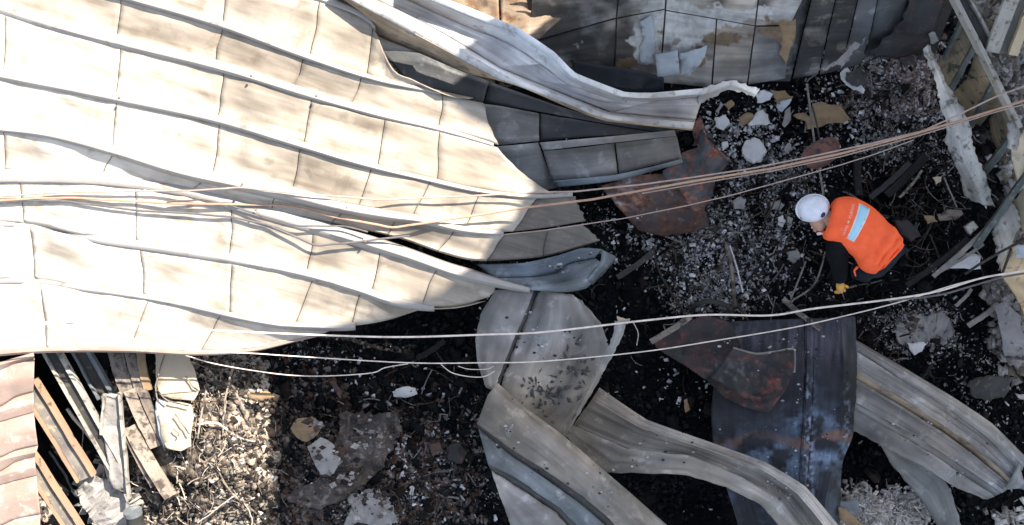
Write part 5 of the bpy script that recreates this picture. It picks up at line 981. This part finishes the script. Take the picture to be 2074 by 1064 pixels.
bootm = pm('boot_leather', (.02, .018, .016), .6); pinkm = pm('pale_pink_print', (.82, .50, .46), .6, bump=.02); redm = pm('red_scarf', (.5, .06, .04), .8)
person = thing('person', 'rescue worker in white helmet and orange vest bending over the black debris', 'person', W(1775, 520, 0))
def skin(name, verts, edges, radii, m, parent=person, sub=2, root=0):
    me = bpy.data.meshes.new(name); o0 = origin(parent)
    me.from_pydata([Vector(v) - o0 for v in verts], edges, []); me.update(); o = bpy.data.objects.new(name, me); COL.objects.link(o); o.parent = parent
    me.materials.append(m); md = o.modifiers.new('k', 'SKIN'); md.use_smooth_shade = True
    for i, r in enumerate(radii):
        me.skin_vertices[0].data[i].radius = (r, r) if isinstance(r, (int, float)) else r
        me.skin_vertices[0].data[i].use_root = i == root
    s = o.modifiers.new('s', 'SUBSURF'); s.levels = sub; s.render_levels = sub
    return o
J_ = dict(pelvis=(1785, 518, .86), waist=(1765, 498, .92), chest=(1730, 468, .98), top=(1700, 448, 1.0), neck=(1680, 443, .99), head=(1656, 434, .96), crown=(1644, 424, .99),
          ls=(1698, 486, .97), le=(1700, 535, .76), lw=(1702, 576, .54), lh=(1702, 592, .48), rs_=(1718, 412, .97), re=(1704, 420, .68), rw=(1668, 452, .42), rh=(1656, 462, .36),
          lhip=(1770, 538, .82), lk=(1738, 548, .46), la=(1752, 560, .10), lt=(1722, 552, .05), rhip=(1802, 502, .82), rk=(1765, 498, .46), ra=(1790, 505, .10), rt=(1758, 498, .05))
JW = {k: W(*v) for k, v in J_.items()}
names = list(JW); idx = {k: i for i, k in enumerate(names)}
ed = [('pelvis', 'waist'), ('waist', 'chest'), ('chest', 'top'), ('top', 'neck'), ('neck', 'head'), ('head', 'crown'), ('top', 'ls'), ('ls', 'le'), ('le', 'lw'), ('lw', 'lh'), ('top', 'rs_'), ('rs_', 're'), ('re', 'rw'), ('rw', 'rh'),
      ('pelvis', 'lhip'), ('lhip', 'lk'), ('lk', 'la'), ('la', 'lt'), ('pelvis', 'rhip'), ('rhip', 'rk'), ('rk', 'ra'), ('ra', 'rt')]
rad = dict(pelvis=.13, waist=.12, chest=.13, top=.11, neck=.055, head=.085, crown=.08, ls=.06, le=.042, lw=.03, lh=.03, rs_=.06, re=.042, rw=.03, rh=.03, lhip=.085, lk=.055, la=.04, lt=.035, rhip=.085, rk=.055, ra=.04, rt=.035)
skin('body', [JW[k] for k in names], [(idx[a], idx[b]) for a, b in ed], [rad[k] for k in names], skinm)
def garment(name, chain, m, sub=2):
    ks = []
    for a, b, *_ in chain:
        for k in (a, b):
            if k not in ks: ks.append(k)
    rd_ = {}
    for a, b, ra_, rb_ in chain: rd_[a] = ra_; rd_[b] = rb_
    skin(name, [JW[k] for k in ks], [(ks.index(a), ks.index(b)) for a, b, *_ in chain], [rd_[k] for k in ks], m, sub=sub)
JW['lc'] = JW['lw'].lerp(JW['le'], .12); JW['rc'] = JW['rw'].lerp(JW['re'], .1); JW['lm'] = JW['le'].lerp(JW['ls'], .5) + Vector((-.025, 0, 0))
JW['lla'] = JW['la'].lerp(JW['lk'], .1); JW['rla'] = JW['ra'].lerp(JW['rk'], .1)
garment('jacket', [('chest', 'top', .12, .105), ('top', 'ls', .105, .112), ('ls', 'lm', .12, .11), ('lm', 'le', .11, .095), ('le', 'lc', .085, .062), ('top', 'rs_', .105, .085), ('rs_', 're', .09, .072), ('re', 'rc', .072, .055), ('chest', 'waist', .12, .125), ('waist', 'pelvis', .125, .13)], jacket)
garment('trousers', [('waist', 'pelvis', .13, .165), ('pelvis', 'lhip', .165, .125), ('lhip', 'lk', .125, .085), ('lk', 'lla', .085, .07), ('pelvis', 'rhip', .165, .125), ('rhip', 'rk', .125, .085), ('rk', 'rla', .085, .07)], trous)
for a, t_ in (('la', 'lt'), ('ra', 'rt')):
    skin('boot', [JW[a] + Vector((0, 0, .10)), JW[a], JW[t_]], [(0, 1), (1, 2)], [.065, .062, .05], bootm)
# vest: a loft over the bent back
SP = [((1677, 446), (.27, -.96), 24, .07), ((1682, 444), (.27, -.96), 39, .12), ((1694, 444), (.28, -.96), 45, .15), ((1713, 449), (.33, -.94), 49, .17), ((1740, 464), (.48, -.88), 49, .17), ((1763, 485), (.60, -.80), 47, .16), ((1779, 505), (.68, -.73), 50, .165), ((1791, 519), (.70, -.71), 46, .15), ((1797, 526), (.70, -.71), 40, .12)]
SZ = [1.0, 1.0, .99, .98, .96, .93, .90, .87, .85]
sp = crv(np.array([[c[0], c[1], p[0], p[1], hw, hh, z] for (c, p, hw, hh), z in zip(SP, SZ)]), 6)
def vest_pt(s, a, off=0.):
    i = np.clip(s, 0, 1) * (len(sp) - 1); k = int(min(i, len(sp) - 2)); f = i - k; q = sp[k] * (1 - f) + sp[k + 1] * f
    nrm = math.hypot(q[2], q[3]); hw = (q[4]) * (CAM_H - q[6]) / FPX + off; hh = q[5] + off
    ca, sa = math.cos(a), math.sin(a); e = .8
    u = math.copysign(abs(ca) ** e, ca) * hw; v = math.copysign(abs(sa) ** e, sa) * hh
    p = W(q[0], q[1], q[6])
    wr = .014 * math.sin(s * 48 + 4 * math.sin(a * 1.5) + 5 * float(vn(a * 2, s * 3, 9))) * max(0, s - .42) * 2 * float(vn(a * 2.5, s * 6, 12)) * 2 + .012 * (float(fbm(s * 9, a * 2.5, 31)) - .5) * 2
    return Vector((p.x + (q[2] / nrm) * u, p.y - (q[3] / nrm) * u, p.z + v + wr))
na, nsv = 64, 90; V = []; F = []
for i in range(nsv):
    for j in range(na): V.append(vest_pt(i / (nsv - 1), 2 * math.pi * j / na))
for i in range(nsv - 1):
    for j in range(na): F.append((i*na+j, (i+1)*na+j, (i+1)*na+(j+1) % na, i*na+(j+1) % na))
vest = mk('vest', V, F, vestm, person, ang=60, thick=.008)
def patch(name, s0, s1, a0, a1, m, off, parent, skew=0., n=14):
    V = []; F = []
    for i in range(4):
        for j in range(n):
            f = j / (n - 1); V.append(vest_pt(s0 + (s1 - s0) * i / 3 + skew * (f - .5), a0 + (a1 - a0) * f, off))
    for i in range(3):
        for j in range(n - 1): F.append((i*n+j, (i+1)*n+j, (i+1)*n+j+1, i*n+j+1))
    return mk(name, V, F, m, parent, thick=.002, ang=60)
patch('tape_border', .395, .475, R(42), R(128), whitem, .007, vest)
tp = patch('reflective_tape', .408, .462, R(45), R(125), reflm, .011, vest)
# two printed words on the back, read from the vest's left side up
def lettering(txt, s_mid, a0, a1, hgt):
    cu = bpy.data.curves.new('lettering', 'FONT'); cu.body = txt; cu.size = 1.0; to = bpy.data.objects.new('t', cu); COL.objects.link(to)
    dg = bpy.context.evaluated_depsgraph_get(); dg.update(); me = bpy.data.meshes.new_from_object(to.evaluated_get(dg)); bpy.data.objects.remove(to)
    xs = [v.co.x for v in me.vertices]; x0, x1 = min(xs), max(xs); V = []
    for v in me.vertices:
        f = (v.co.x - x0) / (x1 - x0); V.append(vest_pt(s_mid - hgt * (v.co.y - .35), a0 + (a1 - a0) * f, .009))
    F = [tuple(p.vertices) for p in me.polygons]
    mk('lettering', V, F, pinkm, vest, smooth=False)
lettering('ARAMA', .345, R(124), R(98), .042); lettering('KURTARMA', .345, R(88), R(52), .042)
patch('emblem', .335, .355, R(91), R(95), pm('yellow_print', (.75, .6, .25)), .009, vest, n=5)
skin('waist_cord', [W(1738, 540, .86), W(1730, 548, .82), W(1733, 560, .78)], [(0, 1), (1, 2)], [.014, .01, .006], vestm)
# head: helmet shell with brim, vent, face, scarf
hc = W(1647, 423, 1.02); hd = Vector((-.80, -.25, -.45)).normalized()     # the way the crown points is up and left; the face looks down left
he = bpy.data.objects.new('helmet', None)
def ell(name, c, r, m, parent, rot=None, cut=None, nu=28, nv=16, thick=0, dent=None):
    V = []; F = []
    lo = -math.pi / 2 if cut is None else cut
    for i in range(nv + 1):
        th = lo + (math.pi / 2 - lo) * i / nv
        for j in range(nu):
            ph = 2 * math.pi * j / nu; v = Vector((math.cos(th) * math.cos(ph) * r[0], math.cos(th) * math.sin(ph) * r[1], math.sin(th) * r[2]))
            if dent: v = dent(v, th, ph)
            if rot: v = rot @ v
            V.append(c + v)
    for i in range(nv):
        for j in range(nu): F.append((i*nu+j, i*nu+(j+1) % nu, (i+1)*nu+(j+1) % nu, (i+1)*nu+j))
    return mk(name, V, F, m, parent, ang=60, thick=thick)
hr = Matrix.Rotation(R(18), 3, 'Z') @ Matrix.Rotation(R(14), 3, 'X') @ Matrix.Rotation(R(-18), 3, 'Y')
def ridge(v, th, ph):   # two shallow ridges over the shell
    return v * (1 + .025 * math.exp(-((v.y - .035) / .012) ** 2) + .025 * math.exp(-((v.y + .035) / .012) ** 2))
shell = ell('helmet', hc, (.128, .112, .118), helm, person, hr, cut=-.12, thick=.004, dent=ridge)
V = []; F = []
for i, (rr_, zz_) in enumerate(((1.0, -.015), (1.06, -.026), (1.065, -.034), (.99, -.03))):
    for j in range(40):
        ph = 2 * math.pi * j / 40; fr = 1 + (.10 if i in (1, 2) else 0) * max(0, math.cos(ph - R(200))) ** 2
        V.append(hc + hr @ Vector((math.cos(ph) * .128 * rr_ * fr, math.sin(ph) * .112 * rr_ * fr, zz_)))
for i in range(4):
    for j in range(40): F.append((i*40+j, i*40+(j+1) % 40, ((i+1) % 4)*40+(j+1) % 40, ((i+1) % 4)*40+j))
mk('brim', V, F, helm, shell, ang=50)
def onshell(th, ph, k=1.0): return hc + hr @ (Vector((math.cos(th) * math.cos(ph) * .128, math.cos(th) * math.sin(ph) * .112, math.sin(th) * .118)) * k)
navy = pm('navy_badge', (.02, .03, .10), .4)
for nm, th, ph, r_ in (('badge', R(46), R(-38), .026), ('vent', R(15), R(205), .016)):
    c = onshell(th, ph, 1.0); nn = (onshell(th, ph, 1.2) - c).normalized(); q = nn.to_track_quat('Z', 'Y').to_matrix()
    ell(nm, c, (r_, r_ * (1 if nm == 'badge' else .5), .007), navy if nm == 'badge' else jacket, shell, q, nu=14, nv=6)
# face, seen below the brim
fc = W(1658, 446, .93)
head = ell('head', fc, (.078, .095, .10), skinm, person, Matrix.Rotation(R(20), 3, 'Z') @ Matrix.Rotation(R(35), 3, 'X'), nu=24, nv=14)
def bump_(name, px, py, z, r, m, s=(1, 1, 1), parent=head): ell(name, W(px, py, z), (r * s[0], r * s[1], r * s[2]), m, parent, nu=12, nv=8)
bump_('nose', 1651, 465, .93, .018, skinm, (1, 1.3, .9)); bump_('ear', 1672, 452, .93, .02, skinm, (.5, 1, 1)); bump_('ear', 1640, 440, .92, .02, skinm, (.5, 1, 1))
bump_('eye', 1645, 461, .92, .009, whitem); bump_('eye', 1657, 463, .92, .009, whitem); bump_('mouth', 1655, 470, .90, .014, redm, (1.2, .6, .5))
bump_('beard', 1660, 468, .88, .038, jacket, (1.1, .7, .8)); bump_('hair', 1672, 444, .95, .05, jacket, (.7, .9, .8))
tube('chin_strap', [(1670, 440, .99), (1672, 456, .93), (1666, 468, .88), (1658, 473, .86)], .006, jacket, shell, k=4, seg=6)
tube('scarf', [(1656, 474, .90), (1664, 472, .93), (1672, 473, .94)], .014, whitem, person, k=4, seg=8)
tube('scarf_edge', [(1662, 470, .95), (1668, 470, .955), (1674, 471, .955)], .006, redm, person, k=4, seg=6)
# gloves: palm, four fingers and a thumb each
def glove(wr, hd_, side, spread=1.):
    d = (hd_ - wr).normalized(); up = Vector((0, 0, 1)); sx = d.cross(up).normalized() * side; up = sx.cross(d).normalized() * side
    pts = [wr - d * .03, wr + d * .02, wr + d * .065]; e = [(0, 1), (1, 2)]; ra_ = [(.043, .043), (.038, .034), (.046, .026)]
    g_ = skin('glove', pts, e, ra_, glovem)
    for k, (o, ln) in enumerate(((-.034, .062), (-.012, .074), (.011, .070), (.032, .055))):
        b = wr + d * .062 + sx * o; p1 = b + d * ln * .5 + sx * o * .12; p2 = p1 + d * ln * .32 - up * .022; p3 = p2 + d * ln * .1 - up * .026
        skin('finger', [b, p1, p2, p3], [(0, 1), (1, 2), (2, 3)], [.0125, .0115, .0105, .009], glovem, parent=g_, sub=1)
    b = wr + d * .025 + sx * -.036; skin('thumb', [b, b + d * .03 - sx * .03 - up * .008, b + d * .055 - sx * .04 - up * .022], [(0, 1), (1, 2)], [.015, .013, .011], glovem, parent=g_, sub=1)
glove(JW['lw'], JW['lh'], 1); glove(JW['rw'], JW['rh'], -1)

# ------------------------------------------------------------------ done
bpy.context.view_layer.update()
